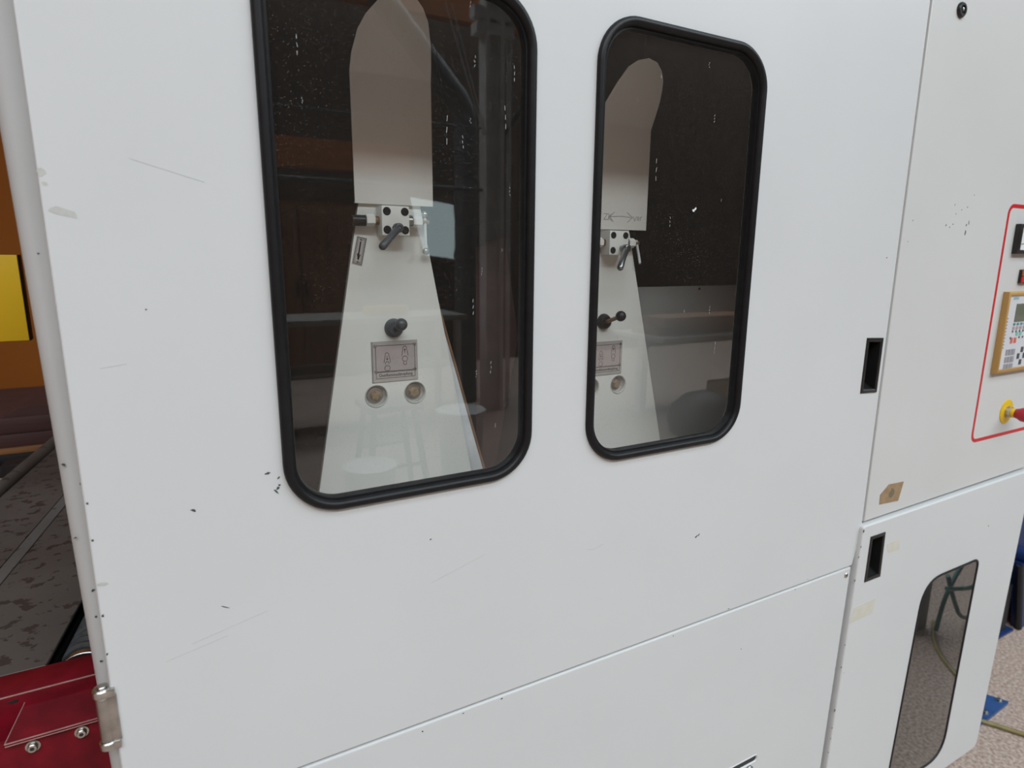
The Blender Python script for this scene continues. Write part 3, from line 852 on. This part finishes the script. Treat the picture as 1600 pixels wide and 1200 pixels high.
# operator terminal
TX0, TX1, TZ0, TZ1 = 1.867, 2.120, 1.3305, 1.5430
term = ringframe('operator_terminal', lambda i: [(TX0 + i, TZ0 + i), (TX1 - i, TZ0 + i), (TX1 - i, TZ1 - i), (TX0 + i, TZ1 - i)], [(0.0, 0.0), (0.0, -0.013), (0.002, -0.015), (0.009, -0.0145), (0.0105, -0.011)], M_gold, ctl, label='tan framed operator terminal with keys and display')
bxo('terminal_face', (TX0 + 0.009, TX1 - 0.009, -0.0112, -0.002, TZ0 + 0.009, TZ1 - 0.009), M_term, term)
bxo('display', (1.920, 2.080, -0.0118, -0.0108, 1.464, 1.5115), M_lcd, term, 0.0003, label='dull olive display')
text('terminal_lettering', 'SIEMENS', 1.8975, -0.0112, 1.5225, 0.0098, M_tealtext, term, 'LEFT', 0.80)
yk = -0.0112
cols = [1.9245 + 0.0185 * i for i in range(9)]


def keys(name, rects, material, d=0.0012):
    bm = bmesh.new()
    for x, z, wx, wz in rects:
        box(bm, x - wx / 2, x + wx / 2, yk - d, yk + 0.0005, z - wz / 2, z + wz / 2)
    return finish(name, bm, material, term, 0, kind='stuff')


keys('soft_keys', [(x, 1.4585, 0.010, 0.006) for x in cols], M_keyteal)
keys('mauve_keys', [(x - 0.001, 1.4485, 0.011, 0.008) for x in cols], M_keymauve)
keys('dot_keys', [(x - 0.003, 1.4395, 0.005, 0.005) for x in cols] + [(x - 0.004 + 0.004, 1.4225, 0.005, 0.005) for x in [1.916] + cols[2:]], M_keydark)
keys('green_keys', [(x + 0.004, 1.4325, 0.011, 0.010) for x in cols[1:3]], M_keygreen)
keys('red_keys', [(x - 0.001, 1.4155, 0.011, 0.014) for x in cols[0:2]], M_keyred)
keys('number_keys', [(1.9115 + 0.0165 * i, 1.3845 - 0.0195 * j, 0.0135, 0.0155) for i in range(3) for j in range(3)], M_keyg)
keys('arrow_keys', [(1.990, 1.388, 0.012, 0.014), (1.974, 1.371, 0.012, 0.014), (2.006, 1.371, 0.012, 0.014), (1.990, 1.354, 0.012, 0.014)], M_keydark)
keys('side_marks', [(1.8855, 1.475 - 0.0085 * i, 0.004, 0.003) for i in range(10)], M_keyg)

# emergency stop
EX, EZ = 1.990, 1.2130
es = finish('emergency_stop', lathe(bmesh.new(), (EX, 0, EZ), (0, -1, 0), [(0, 0.0340), (0.0015, 0.0340), (0.0025, 0.0325), (0.0025, 0.0)], 40), M_estopy, ctl, label='yellow backed emergency stop with red mushroom knob')
finish('steel_collar', lathe(bmesh.new(), (EX, -0.002, EZ), (0, -1, 0), [(0, 0.0155), (0.004, 0.0155), (0.0045, 0.0138), (0.006, 0.0138), (0.0065, 0.0148), (0.012, 0.0148), (0.0125, 0.013), (0.0125, 0.0)], 32), M_nickel, es)
finish('yellow_collar', lathe(bmesh.new(), (EX, -0.013, EZ), (0, -1, 0), [(0, 0.0128), (0.009, 0.0128), (0.010, 0.012), (0.010, 0.0)], 32), M_estopy, es)
bm = lathe(bmesh.new(), (EX, -0.021, EZ), (0, -1, 0), [(0, 0.0100), (0.002, 0.0125), (0.010, 0.0150), (0.016, 0.0185), (0.022, 0.0195), (0.028, 0.0190), (0.033, 0.0160), (0.036, 0.010), (0.037, 0.0)], 40)
finish('stop_knob', bm, M_estopr, es, 60, label='red mushroom knob')

# ------------------------------------------------------------------ lower cabinet with the narrow window
low = thing('lower_cabinet', 'white lower cabinet door with narrow slanted black-edged window', 'cabinet', (1.8, 0.4, 0.06))
LW = [(1.652, 0.16), (1.880, 0.16), (1.952, 0.235), (1.9565, 0.772), (1.925, 0.790), (1.735, 0.790), (1.676, 0.735)]
LWr = [0.0, 0.02, 0.06, 0.014, 0.02, 0.045, 0.045]
LW = [(1.640, 0.135), (1.945, 0.135), (1.9605, 0.7890), (1.677, 0.7890)]
def lw_loop(i):
    x0a, x1a, x1b, x0b = 1.640 + i, 1.9400 - i, 1.9600 - i, 1.6775 + i
    za, zb = 0.135 + i, 0.7880 - i
    return round_poly([(x0a, za), (x1a, za), (x1b, zb), (x0b, zb)], [max(0.06 - i, .004), max(0.085 - i, .004), max(0.030 - i, .004), max(0.085 - i, .004)], 8)


H2 = round_poly([(1.4095, 0.861), (1.4625, 0.861), (1.4595, 0.968), (1.4115, 0.968)], 0.006)
ld = sheet('cabinet_door', round_poly([(1.341, 0.068), (2.158, 0.074), (2.197, 1.0155), (1.3735, 1.0055)], [0.01, 0.03, 0.01, 0.008]), [lw_loop(0.0035), H2], -0.010, 0.016, 0.0035, M_white, low)
bm = bmesh.new()
box(bm, 1.395, 2.10, 0.40, 0.42, 0.05, 1.0)
box(bm, 2.10, 2.12, 0.02, 0.42, 0.05, 1.0)
box(bm, 1.395, 2.12, 0.02, 0.42, 0.05, 0.06)
box(bm, 1.395, 1.41, 0.02, 0.42, 0.06, 1.0)
box(bm, 1.395, 2.12, 0.02, 0.42, 1.0, 1.012)
box(bm, 1.395, 2.10, 0.06, 0.40, 0.0, 0.05)
finish('cabinet_body', bm, M_inner, low, 0)
ringframe('window_gasket', lw_loop, [(0.004, -0.006), (0.0, -0.0103), (0.0005, -0.0118), (0.003, -0.0125), (0.0055, -0.0122), (0.0070, -0.0112), (0.0075, -0.009)], M_rubber, ld)
sheet('window_pane', lw_loop(0.0068), [], -0.0100, -0.0065, 0.0, M_glass_low, ld)
pull(ld, [(1.407, 0.858), (1.465, 0.858), (1.462, 0.971), (1.409, 0.971)], -0.010)
bm = bmesh.new()
chips(bm, [(1.3755, 0.995, 0.010, 0.005, 70), (1.373, 0.955, 0.006, 0.003, 80), (1.369, 0.93, 0.005, 0.003, 80), (1.366, 0.87, 0.008, 0.003, 85), (1.360, 0.70, 0.005, 0.003, 0), (1.357, 0.64, 0.006, 0.003, 90), (1.353, 0.52, 0.008, 0.004, 80), (1.351, 0.47, 0.004, 0.003, 0), (1.35, 0.44, 0.006, 0.002, 80), (1.349, 0.40, 0.004, 0.003, 0), (1.37, 0.62, 0.003, 0.002, 0), (1.98, 0.88, 0.005, 0.004, 0)], -0.010)
finish('paint_chips', bm, M_chip, ld, 0, label='dark chips along the door edge', kind='stuff')
for pts in ([(1.481, 0.938), (1.531, 0.943), (1.537, 0.910), (1.491, 0.912)], [(1.376, 0.796), (1.463, 0.797), (1.458, 0.757), (1.368, 0.755)]):
    sheet('tape_residue', pts, [], -0.0103, -0.010, 0.0, M_tape, ld, label='yellowed tape residue')

# ------------------------------------------------------------------ left: red feed conveyor with dusty cover plates
cv = thing('feed_conveyor', 'dark red feed conveyor with dusty grey cover plates and ribbed roller', 'conveyor', (-0.6, 0.8, 0.0))
DX = 0.131


def slab(name, off0, off1, y0, y1, z0, z1, material, bev=0.001, label=None):
    """plate running away from the machine, edges following the feed direction"""
    bm = bmesh.new()
    X_ = lambda off, y: off + DX * (y - 0.277)
    p = [(X_(off0, y0), y0), (X_(off1, y0), y0), (X_(off1, y1), y1), (X_(off0, y1), y1)]
    lo_ = [bm.verts.new((a_, b_, z0)) for a_, b_ in p]
    hi_ = [bm.verts.new((a_, b_, z1)) for a_, b_ in p]
    bm.faces.new(lo_); bm.faces.new(hi_)
    for k in range(4):
        bm.faces.new((lo_[k], lo_[(k + 1) % 4], hi_[(k + 1) % 4], hi_[k]))
    if bev:
        bmesh.ops.bevel(bm, geom=bm.edges[:], offset=bev, segments=1, affect='EDGES')
    return finish(name, bm, material, cv, 30, label)


slab('cover_plate', -0.386, -0.226, 0.279, 1.93, 0.994, 1.000, M_plate)
slab('edge_strip', -0.4115, -0.3868, 0.279, 1.93, 0.992, 1.001, M_platestrip)
slab('cover_plate', -0.564, -0.4155, 0.279, 1.93, 0.990, 0.998, M_plate)
bm = bmesh.new()
rod(bm, (-0.584, 0.279, 0.998), (-0.584 + DX * 1.651, 1.93, 0.998), 0.019, 18, 0.002)
finish('edge_tube', bm, M_platestrip, cv, 50)
slab('bed_tray', -0.62, -0.226, 0.285, 1.92, 0.90, 0.978, M_black, 0)
# ribbed roller
ax0, ax1 = Vector((-0.178, 0.300, 0.958)), Vector((-0.178 + DX * 0.7, 1.00, 0.958))
rl = finish('ribbed_roller', rod(bmesh.new(), ax0, ax1, 0.040, 32, 0.002), M_roller, cv)
bm = bmesh.new()
dd = (ax1 - ax0).normalized()
for k in range(26):
    c = ax0 + dd * (0.012 + 0.018 * k)
    lathe(bm, c, dd + Vector((0.35, 0, 0.0)), [(-0.0035, 0.0395), (-0.0022, 0.0450), (0.0022, 0.0450), (0.0035, 0.0395)], 28)
finish('roller_ribs', bm, M_rib, rl, 40, kind='stuff')
finish('roller_collar', rod(bmesh.new(), ax0 - dd * 0.012, ax0, 0.042, 32, 0.001), M_steel, cv, label='pale metal collar on the roller')
# red side frame: top face, lip, ledge and face
fr_ = bxo('side_frame', (-1.30, -0.03, 0.2185, 0.280, 0.62, 1.000), M_redframe, cv, 0.003)
bm = bmesh.new()
rod(bm, (-1.29, 0.2195, 0.9990), (-0.03, 0.2195, 0.9990), 0.0013, 8)
finish('edge_highlight', bm, M_rededge, fr_, 30, label='pale highlight painted along the top edge')  # highlight on the top edge, painted in as a thin pale rod
bm = bmesh.new()
p = [(-0.244, 0.219), (-0.03, 0.219), (-0.03, 0.152), (-0.2565, 0.152)]
top = [0.984, 0.984, 0.9715, 0.9715]
hi_ = [bm.verts.new((x, y, z)) for (x, y), z in zip(p, top)]
lo_ = [bm.verts.new((x, y, 0.9665)) for (x, y) in p]
bm.faces.new(hi_); bm.faces.new(lo_)
for k in range(4):
    bm.faces.new((lo_[k], lo_[(k + 1) % 4], hi_[(k + 1) % 4], hi_[k]))
lg = finish('ledge', bm, M_redframe, cv, 0, label='sloping red ledge')
bm = bmesh.new()
rod(bm, (-0.2565, 0.1518, 0.9712), (-0.03, 0.1518, 0.9712), 0.0010, 8)
rod(bm, (-0.2565, 0.1518, 0.9672), (-0.03, 0.1518, 0.9672), 0.0008, 8)
rod(bm, (-0.2565, 0.1518, 0.9712), (-0.244, 0.219, 0.9838), 0.0008, 8)
finish('edge_highlight', bm, M_rededge, lg, 30)  # double highlight lines of the ledge edge, painted in as pale rods
fp = bxo('front_plate', (-0.80, -0.03, 0.158, 0.170, 0.55, 0.9664), M_redframe, cv, 0.001)
for x, z in ((-0.2285, 0.9535), (-0.1725, 0.9535)):
    b_ = finish('bolt', lathe(bmesh.new(), (x, 0.158, z), (0, -1, 0), [(0, 0.0088), (0.0016, 0.0088), (0.0020, 0.0075), (0.0020, 0.0062), (0.0065, 0.0062), (0.0075, 0.0052), (0.0075, 0.0)], 24), M_nickel, fp)
    finish('hex_recess', lathe(bmesh.new(), (x, 0.1506, z), (0, -1, 0), [(0, 0.0030), (0.0003, 0.0028), (0.0003, 0.0)], 6), M_ink, b_)
bm = bmesh.new()
chips(bm, [(-0.256, 0.9900, 0.018, 0.006, 0), (-0.250, 0.95, 0.010, 0.006, 0), (-0.2625, 0.9, 0.02, 0.008, 0)], 0.2184)
finish('dark_holes', bm, M_ink, fr_, 0, kind='stuff')  # dark of the frame's holes and slit, painted as flat black patches
for x in (-1.2, -0.1):
    bxo('leg', (x - 0.04, x + 0.04, 0.20, 0.28, 0.0, 0.62), M_redframe, cv, 0.003)
for x in (-0.75, -0.2):
    bxo('leg', (x + DX * 1.6 - 0.04, x + DX * 1.6 + 0.04, 1.80, 1.88, 0.0, 0.905), M_black, cv, 0.003)

# yellow beam beyond the conveyor, on its own post
yb = thing('yellow_lifting_frame', 'yellow square beam with black end behind the white machine edge', 'lifting frame', (-1.6, 0.98, 0.0))
bxo('beam', (-1.70, -0.2925, 0.90, 0.936, 1.4315, 1.6170), M_yellow, yb, 0.002)
bxo('beam_cap', (-0.2925, -0.2910, 0.8995, 0.9365, 1.4310, 1.6175), M_black, yb, 0.001, label='black end cap')
bxo('post', (-1.70, -1.52, 0.88, 0.97, 0.0, 1.4315), M_yellow, yb, 0.003)
bxo('foot_plate', (-1.80, -1.42, 0.80, 1.16, 0.0, 0.012), M_yellow, yb, 0.002)

# boards on a dark bench behind the conveyor
bn = thing('work_bench', 'dark bench under the brown boards beyond the conveyor', 'bench', (-1.3, 2.6, 0.0))
bxo('bench_top', (-2.4, 0.3, 2.15, 3.1, 0.760, 0.800), M_black, bn, 0.002)
for x in (-2.3, 0.2):
    for y in (2.22, 3.0):
        bxo('leg', (x - 0.04, x + 0.04, y - 0.04, y + 0.04, 0.0, 0.760), M_black, bn)
for i, (x0, x1, y0, y1, z0, z1, mm, nm, lab) in enumerate((
        (-2.3, 0.10, 2.195, 2.90, 0.800, 0.8425, M_black, 'board', 'black board at the bottom of the stack on the dark bench'),
        (-2.3, 0.15, 2.190, 2.90, 0.8425, 0.8660, M_board2, 'plank', 'thin orange plank lying under the dark red boards'),
        (-2.3, 0.05, 2.200, 2.90, 0.8660, 0.9190, M_board, 'board', 'dark red board resting directly on the thin orange plank'),
        (-2.3, 0.10, 2.205, 2.90, 0.9210, 0.9840, M_board, 'board', 'dark red board under the short top piece, second in the stack'))):
    tag(bxo(nm, (x0, x1, y0, y1, z0, z1), mm, None, 0.002, loc=((x0 + x1) / 2, 2.55, z0)), lab, 'board', 'boards stacked on the dark bench')
bm = bmesh.new()
f = [(-0.648, 0.984), (0.0, 0.984), (0.0, 1.022), (-0.55, 1.022), (-0.590, 1.018), (-0.615, 1.002)]
a = [bm.verts.new((x, 2.21, z)) for x, z in f]; b = [bm.verts.new((x, 2.7, z)) for x, z in f]
bm.faces.new(a); bm.faces.new(b)
for k in range(6):
    bm.faces.new((a[k], a[(k + 1) % 6], b[(k + 1) % 6], b[k]))
tag(finish('board', bm, M_board, None, 30, loc=(-0.3, 2.45, 0.984)), 'short dark red top piece with sloped end, topmost of the stack', 'board', 'boards stacked on the dark bench')

# ------------------------------------------------------------------ right: blue machine, floor plate, hose
bl = thing('blue_machine', 'dark blue machine on black legs standing past the white cabinet', 'machine', (3.8, 0.7, 0.0))
bxo('housing', (3.02, 4.9, 0.34, 1.3, 0.225, 1.3), M_blue, bl, 0.01)
bxo('foot', (2.98, 3.16, 0.30, 0.44, 0.0, 0.012), M_blue, bl, 0.002)
bxo('leg', (3.00, 3.115, 0.315, 0.40, 0.012, 0.235), M_black, bl, 0.003)
bm = bmesh.new()
f = [(3.205, 0.0), (3.9, 0.0), (3.9, 0.34), (3.105, 0.34)]
a = [bm.verts.new((x, 0.295, z)) for x, z in f]; b = [bm.verts.new((x, 0.330, z)) for x, z in f]
bm.faces.new(a); bm.faces.new(b)
for k in range(4):
    bm.faces.new((a[k], a[(k + 1) % 4], b[(k + 1) % 4], b[k]))
sd = finish('side_plate', bm, M_blue, bl, 0)
bm = bmesh.new()
rod(bm, (3.2, 0.30, 0.004), (3.1, 0.30, 0.335), 0.014, 8)
finish('plate_edging', bm, M_black, sd)
bxo('rear_leg', (4.7, 4.8, 1.1, 1.2, 0.0, 0.24), M_black, bl, 0.003)
finish('pivot', rod(bmesh.new(), (3.16, 0.275, 0.36), (3.16, 0.36, 0.36), 0.035, 24, 0.004), M_blue, bl)
tag(finish('white_cable', tube(bmesh.new(), [(3.02, 0.32, 0.66), (3.08, 0.315, 0.60), (3.18, 0.31, 0.585), (3.3, 0.32, 0.61), (3.4, 0.33, 0.66)], 0.006), M_whitepl, None, 60, loc=(3.2, 0.32, 0.6)), 'thin white cable looped on the dark blue machine', 'cable')

fpt = thing('floor_plate', 'bright blue steel foot plate bolted to the speckled floor', 'foot plate', (2.49, 0.115, 0.0))
bm = bmesh.new()
f = [(2.36, 0.070), (2.452, 0.0715), (2.597, 0.079), (2.562, 0.150), (2.36, 0.175)]
a = [bm.verts.new((x, y, 0.0)) for x, y in f]; b = [bm.verts.new((x, y, 0.012)) for x, y in f]
bm.faces.new(a); bm.faces.new(b)
for k in range(5):
    bm.faces.new((a[k], a[(k + 1) % 5], b[(k + 1) % 5], b[k]))
finish('base', bm, M_blue2, fpt, 0)
for x, y in ((2.570, 0.098), (2.452, 0.090)):
    bb = finish('washer', lathe(bmesh.new(), (x, y, 0.012), (0, 0, 1), [(0, 0.011), (0.002, 0.011), (0.002, 0.0)], 18), M_steel, fpt)
    finish('bolt', lathe(bmesh.new(), (x, y, 0.014), (0, 0, 1), [(0, 0.0075), (0.006, 0.0075), (0.007, 0.006), (0.007, 0.0)], 6), M_nickel, bb)
finish('stub_post', rod(bmesh.new(), (2.465, 0.135, 0.012), (2.465, 0.135, 0.055), 0.018, 20, 0.003), M_duct, fpt, label='grey round stub')
tag(finish('air_hose', tube(bmesh.new(), [(2.23, 0.22, 0.0085), (2.33, 0.14, 0.0085), (2.395, 0.080, 0.0085), (2.457, -0.025, 0.0085), (2.52, -0.14, 0.0085), (2.565, -0.229, 0.0085), (2.66, -0.36, 0.0085), (2.77, -0.452, 0.0085), (2.9, -0.52, 0.0085)], 0.0085), M_hose, None, 60, loc=(2.5, 0, 0)),
    'olive yellow air hose lying across the speckled floor', 'hose')

# ------------------------------------------------------------------ hall furniture seen only mirrored in the glass
co = thing('steel_column', 'galvanised steel column with cross arms mirrored in the wide window', 'column', (2.92, -5.0, 0.0))
bm = bmesh.new()
box(bm, 2.81, 2.85, -5.08, -4.92, 0.0, 8.0); box(bm, 2.97, 3.01, -5.08, -4.92, 0.0, 8.0); box(bm, 2.85, 2.97, -5.02, -4.98, 0.0, 8.0)
finish('shaft', bm, M_galv, co, 0)
bxo('cross_arm', (2.70, 3.9, -5.06, -4.94, 3.84, 3.94), M_galv, co)
bxo('bracket', (2.72, 3.12, -5.07, -4.93, 3.70, 3.80), M_galv, co)
finish('brace', rod(bmesh.new(), (3.0, -5, 2.75), (3.75, -5, 3.85), 0.022, 10), M_black, co)
finish('conduit', rod(bmesh.new(), (3.10, -5.0, 0.0), (3.10, -5.0, 3.85), 0.025, 10), M_galv, co)
finish('rail', rod(bmesh.new(), (0.6, -5.0, 2.28), (2.81, -5.0, 2.28), 0.018, 10), M_duct, co)
finish('rail', rod(bmesh.new(), (0.6, -5.0, 2.86), (2.81, -5.0, 2.86), 0.010, 10), M_duct, co)
dc = thing('dust_duct', 'grey bent dust extraction duct mirrored beside the steel column', 'duct', (2.85, -5.5, 0.0))
finish('pipe', tube(bmesh.new(), [(1.2, -5.5, 4.85), (2.0, -5.5, 4.02), (2.62, -5.5, 3.37), (2.80, -5.5, 3.16), (2.85, -5.5, 2.9), (2.85, -5.5, 2.0), (2.84, -5.5, 1.0), (2.84, -5.5, 0.0)], 0.125, 20), M_duct, dc)
finish('clamp_ring', rod(bmesh.new(), (2.85, -5.5, 1.60), (2.85, -5.5, 1.68), 0.14, 20), M_duct, dc)
struct(bxo('trim_2', (-3.0, 2.75, -7.1, -6.95, 2.63, 2.96), M_wood))
struct(bxo('trim_3', (-5.0, 4.7, -7.1, -6.95, 4.52, 5.3), M_wood))
struct(bxo('trim_4', (-3.0, -2.85, -7.1, -6.95, 0.0, 5.3), M_wood))
for xa_, xb_ in ((2.22, 2.58), (2.28, 2.60)):
    tag(finish('cable', rod(bmesh.new(), (xa_, -4.5, 3.72), (xb_, -4.5, 2.70), 0.006, 8), M_galv, None, 60, loc=(xa_, -4.5, 3.72)), ('outer' if xa_ < 2.25 else 'inner') + ' thin slanting cable mirrored between the duct and the steel column', 'cable', 'slanting cables by the column')
wb = thing('long_table', 'long pale work table mirrored low in the windows', 'table', (1.2, -5.0, 0.0))
bxo('table_top', (-0.5, 2.5, -5.4, -4.7, 1.02, 1.07), M_bench, wb, 0.003)
bxo('shelf', (-0.4, 2.4, -5.3, -4.8, 0.55, 0.58), M_bench, wb)
for x in (-0.42, 2.42):
    for y in (-5.32, -4.78):
        bxo('leg', (x - 0.03, x + 0.03, y - 0.03, y + 0.03, 0.0, 1.02), M_galv, wb)
tag(bxo('yellow_box', (1.55, 1.95, -5.0, -4.85, 1.07, 1.16), M_yellow, None, 0.004, loc=(1.75, -4.92, 1.07)), 'small yellow box on the mirrored long table', 'box')
wb = thing('wood_rack', 'low table with brown boards mirrored in the narrower window', 'table', (5.2, -4.2, 0.0))
bxo('table_top', (4.2, 6.6, -4.6, -3.8, 0.80, 0.84), M_bench, wb)
for x in (4.3, 6.5):
    bxo('leg', (x - 0.04, x + 0.04, -4.24, -4.16, 0.0, 0.80), M_galv, wb)
for i, (x0, x1, y0, z0, h_) in enumerate(((4.3, 6.2, -4.4, 0.84, 0.06), (4.5, 6.5, -4.35, 0.90, 0.05), (4.3, 5.6, -4.3, 0.95, 0.08))):
    tag(bxo('plank', (x0, x1, y0, y0 + 0.4, z0, z0 + h_), M_board2, None, 0.003, loc=(5.0, -4.2, z0)),
        ('lowest brown plank lying on the low mirrored table', 'middle brown plank of the mirrored table stack', 'short top plank of the mirrored table stack')[i], 'plank', 'planks on the low table')


cb = thing('cardboard_box', 'open brown cardboard box mirrored low in the narrower window', 'box', (5.35, -3.55, 0.0))
bxo('carton', (4.95, 5.75, -3.9, -3.2, 0.0, 0.34), M_card, cb, 0.004)
bm = bmesh.new()
box(bm, 4.95, 5.75, -3.2, -2.95, 0.33, 0.345)
finish('flap', bm, M_card, cb, 0)
tag(finish('tool_bag', lathe(bmesh.new(), (4.3, -3.3, 0.0), (0, 0, 1), [(0, 0.30), (0.12, 0.33), (0.26, 0.29), (0.36, 0.18), (0.40, 0.06), (0.40, 0.0)], 24), M_black, None, 60, loc=(4.3, -3.3, 0)), 'black domed tool bag mirrored low in the narrower window', 'bag')
wc = thing('wall_cabinet', 'brown wooden cabinet mirrored beside the tapered plate', 'cabinet', (1.45, -7.8, 0.0))
bxo('body', (0.7, 2.2, -7.98, -7.6, 0.0, 2.3), M_wood2, wc)
for x0, x1 in ((0.72, 1.44), (1.46, 2.18)):
    dr_ = bxo('door', (x0, x1, -7.6, -7.575, 0.05, 2.25), M_wood2, wc, 0.004)
    bxo('handle', ((x1 - 0.06) if x0 < 1 else (x0 + 0.03), (x1 - 0.03) if x0 < 1 else (x0 + 0.06), -7.575, -7.54, 1.1, 1.3), M_black, dr_)


def bucket(x, y, r, h_, lab):
    t = thing('bucket', lab, 'bucket', (x, y, 0.0), 'white buckets on the hall floor')
    bm = lathe(bmesh.new(), (x, y, 0), (0, 0, 1), [(0, r * 0.8), (h_, r), (h_, r * 0.95), (0.01, r * 0.76), (0.01, 0.0)], 28)
    finish('pail', bm, M_bucket, t, 40)
    bm = lathe(bmesh.new(), (x, y, h_ - 0.02), (0, 0, 1), [(0, r), (0.0, r * 1.05), (0.025, r * 1.05), (0.025, r * 0.95)], 28)
    finish('rim', bm, M_bucket, t, 40)


bucket(0.915, -2.6, 0.15, 0.42, 'white bucket mirrored low in the tapered plate of the wide window')
bucket(1.67, -3.0, 0.165, 0.58, 'tall white bucket mirrored by the bright strip in the wide window')
st = thing('stool', 'dark wooden stool mirrored above the white bucket rim', 'stool', (1.15, -3.0, 0.0))
bxo('seat', (0.98, 1.34, -3.17, -2.83, 0.66, 0.70), M_stool, st, 0.005)
for sx in (-1, 1):
    for sy in (-1, 1):
        finish('leg', rod(bmesh.new(), (1.16 + sx * 0.13, -3 + sy * 0.12, 0.66), (1.16 + sx * 0.21, -3 + sy * 0.19, 0.0), 0.02, 10), M_stool, st)
finish('stretcher', rod(bmesh.new(), (1.0, -2.84, 0.3), (1.32, -2.84, 0.3), 0.013, 8), M_stool, st)
finish('stretcher', rod(bmesh.new(), (1.0, -3.16, 0.36), (1.32, -3.16, 0.36), 0.013, 8), M_stool, st)

# teal air lines on a grey valve box in front of the low window
vb = thing('valve_box', 'grey valve box on the floor mirrored in the low narrow window', 'box', (2.86, -0.56, 0.0))
bxo('casing', (2.72, 2.84, -0.62, -0.52, 0.0, 0.24), M_duct, vb, 0.004)
bxo('lid', (2.715, 2.845, -0.625, -0.515, 0.24, 0.255), M_duct, vb, 0.003)
for i, (pts, lab) in enumerate((
        ([(2.80, -0.45, 0.30), (2.86, -0.45, 0.20), (2.952, -0.45, 0.075), (3.05, -0.46, 0.02)], 'teal air line sloping down to the floor beside the valve box'),
        ([(2.83, -0.475, 0.015), (2.86, -0.475, 0.15), (2.93, -0.475, 0.26), (3.02, -0.475, 0.33), (3.12, -0.475, 0.36)], 'teal air line arching upwards beside the valve box'),
        ([(2.75, -0.425, 0.265), (2.86, -0.425, 0.235), (2.98, -0.425, 0.215), (3.10, -0.425, 0.25)], 'teal air line running level over the valve box'))):
    tag(finish('air_line', tube(bmesh.new(), pts, 0.009), M_teal, None, 60, loc=(2.9, -0.45, 0.1)), lab, 'hose', 'teal air lines by the valve box')
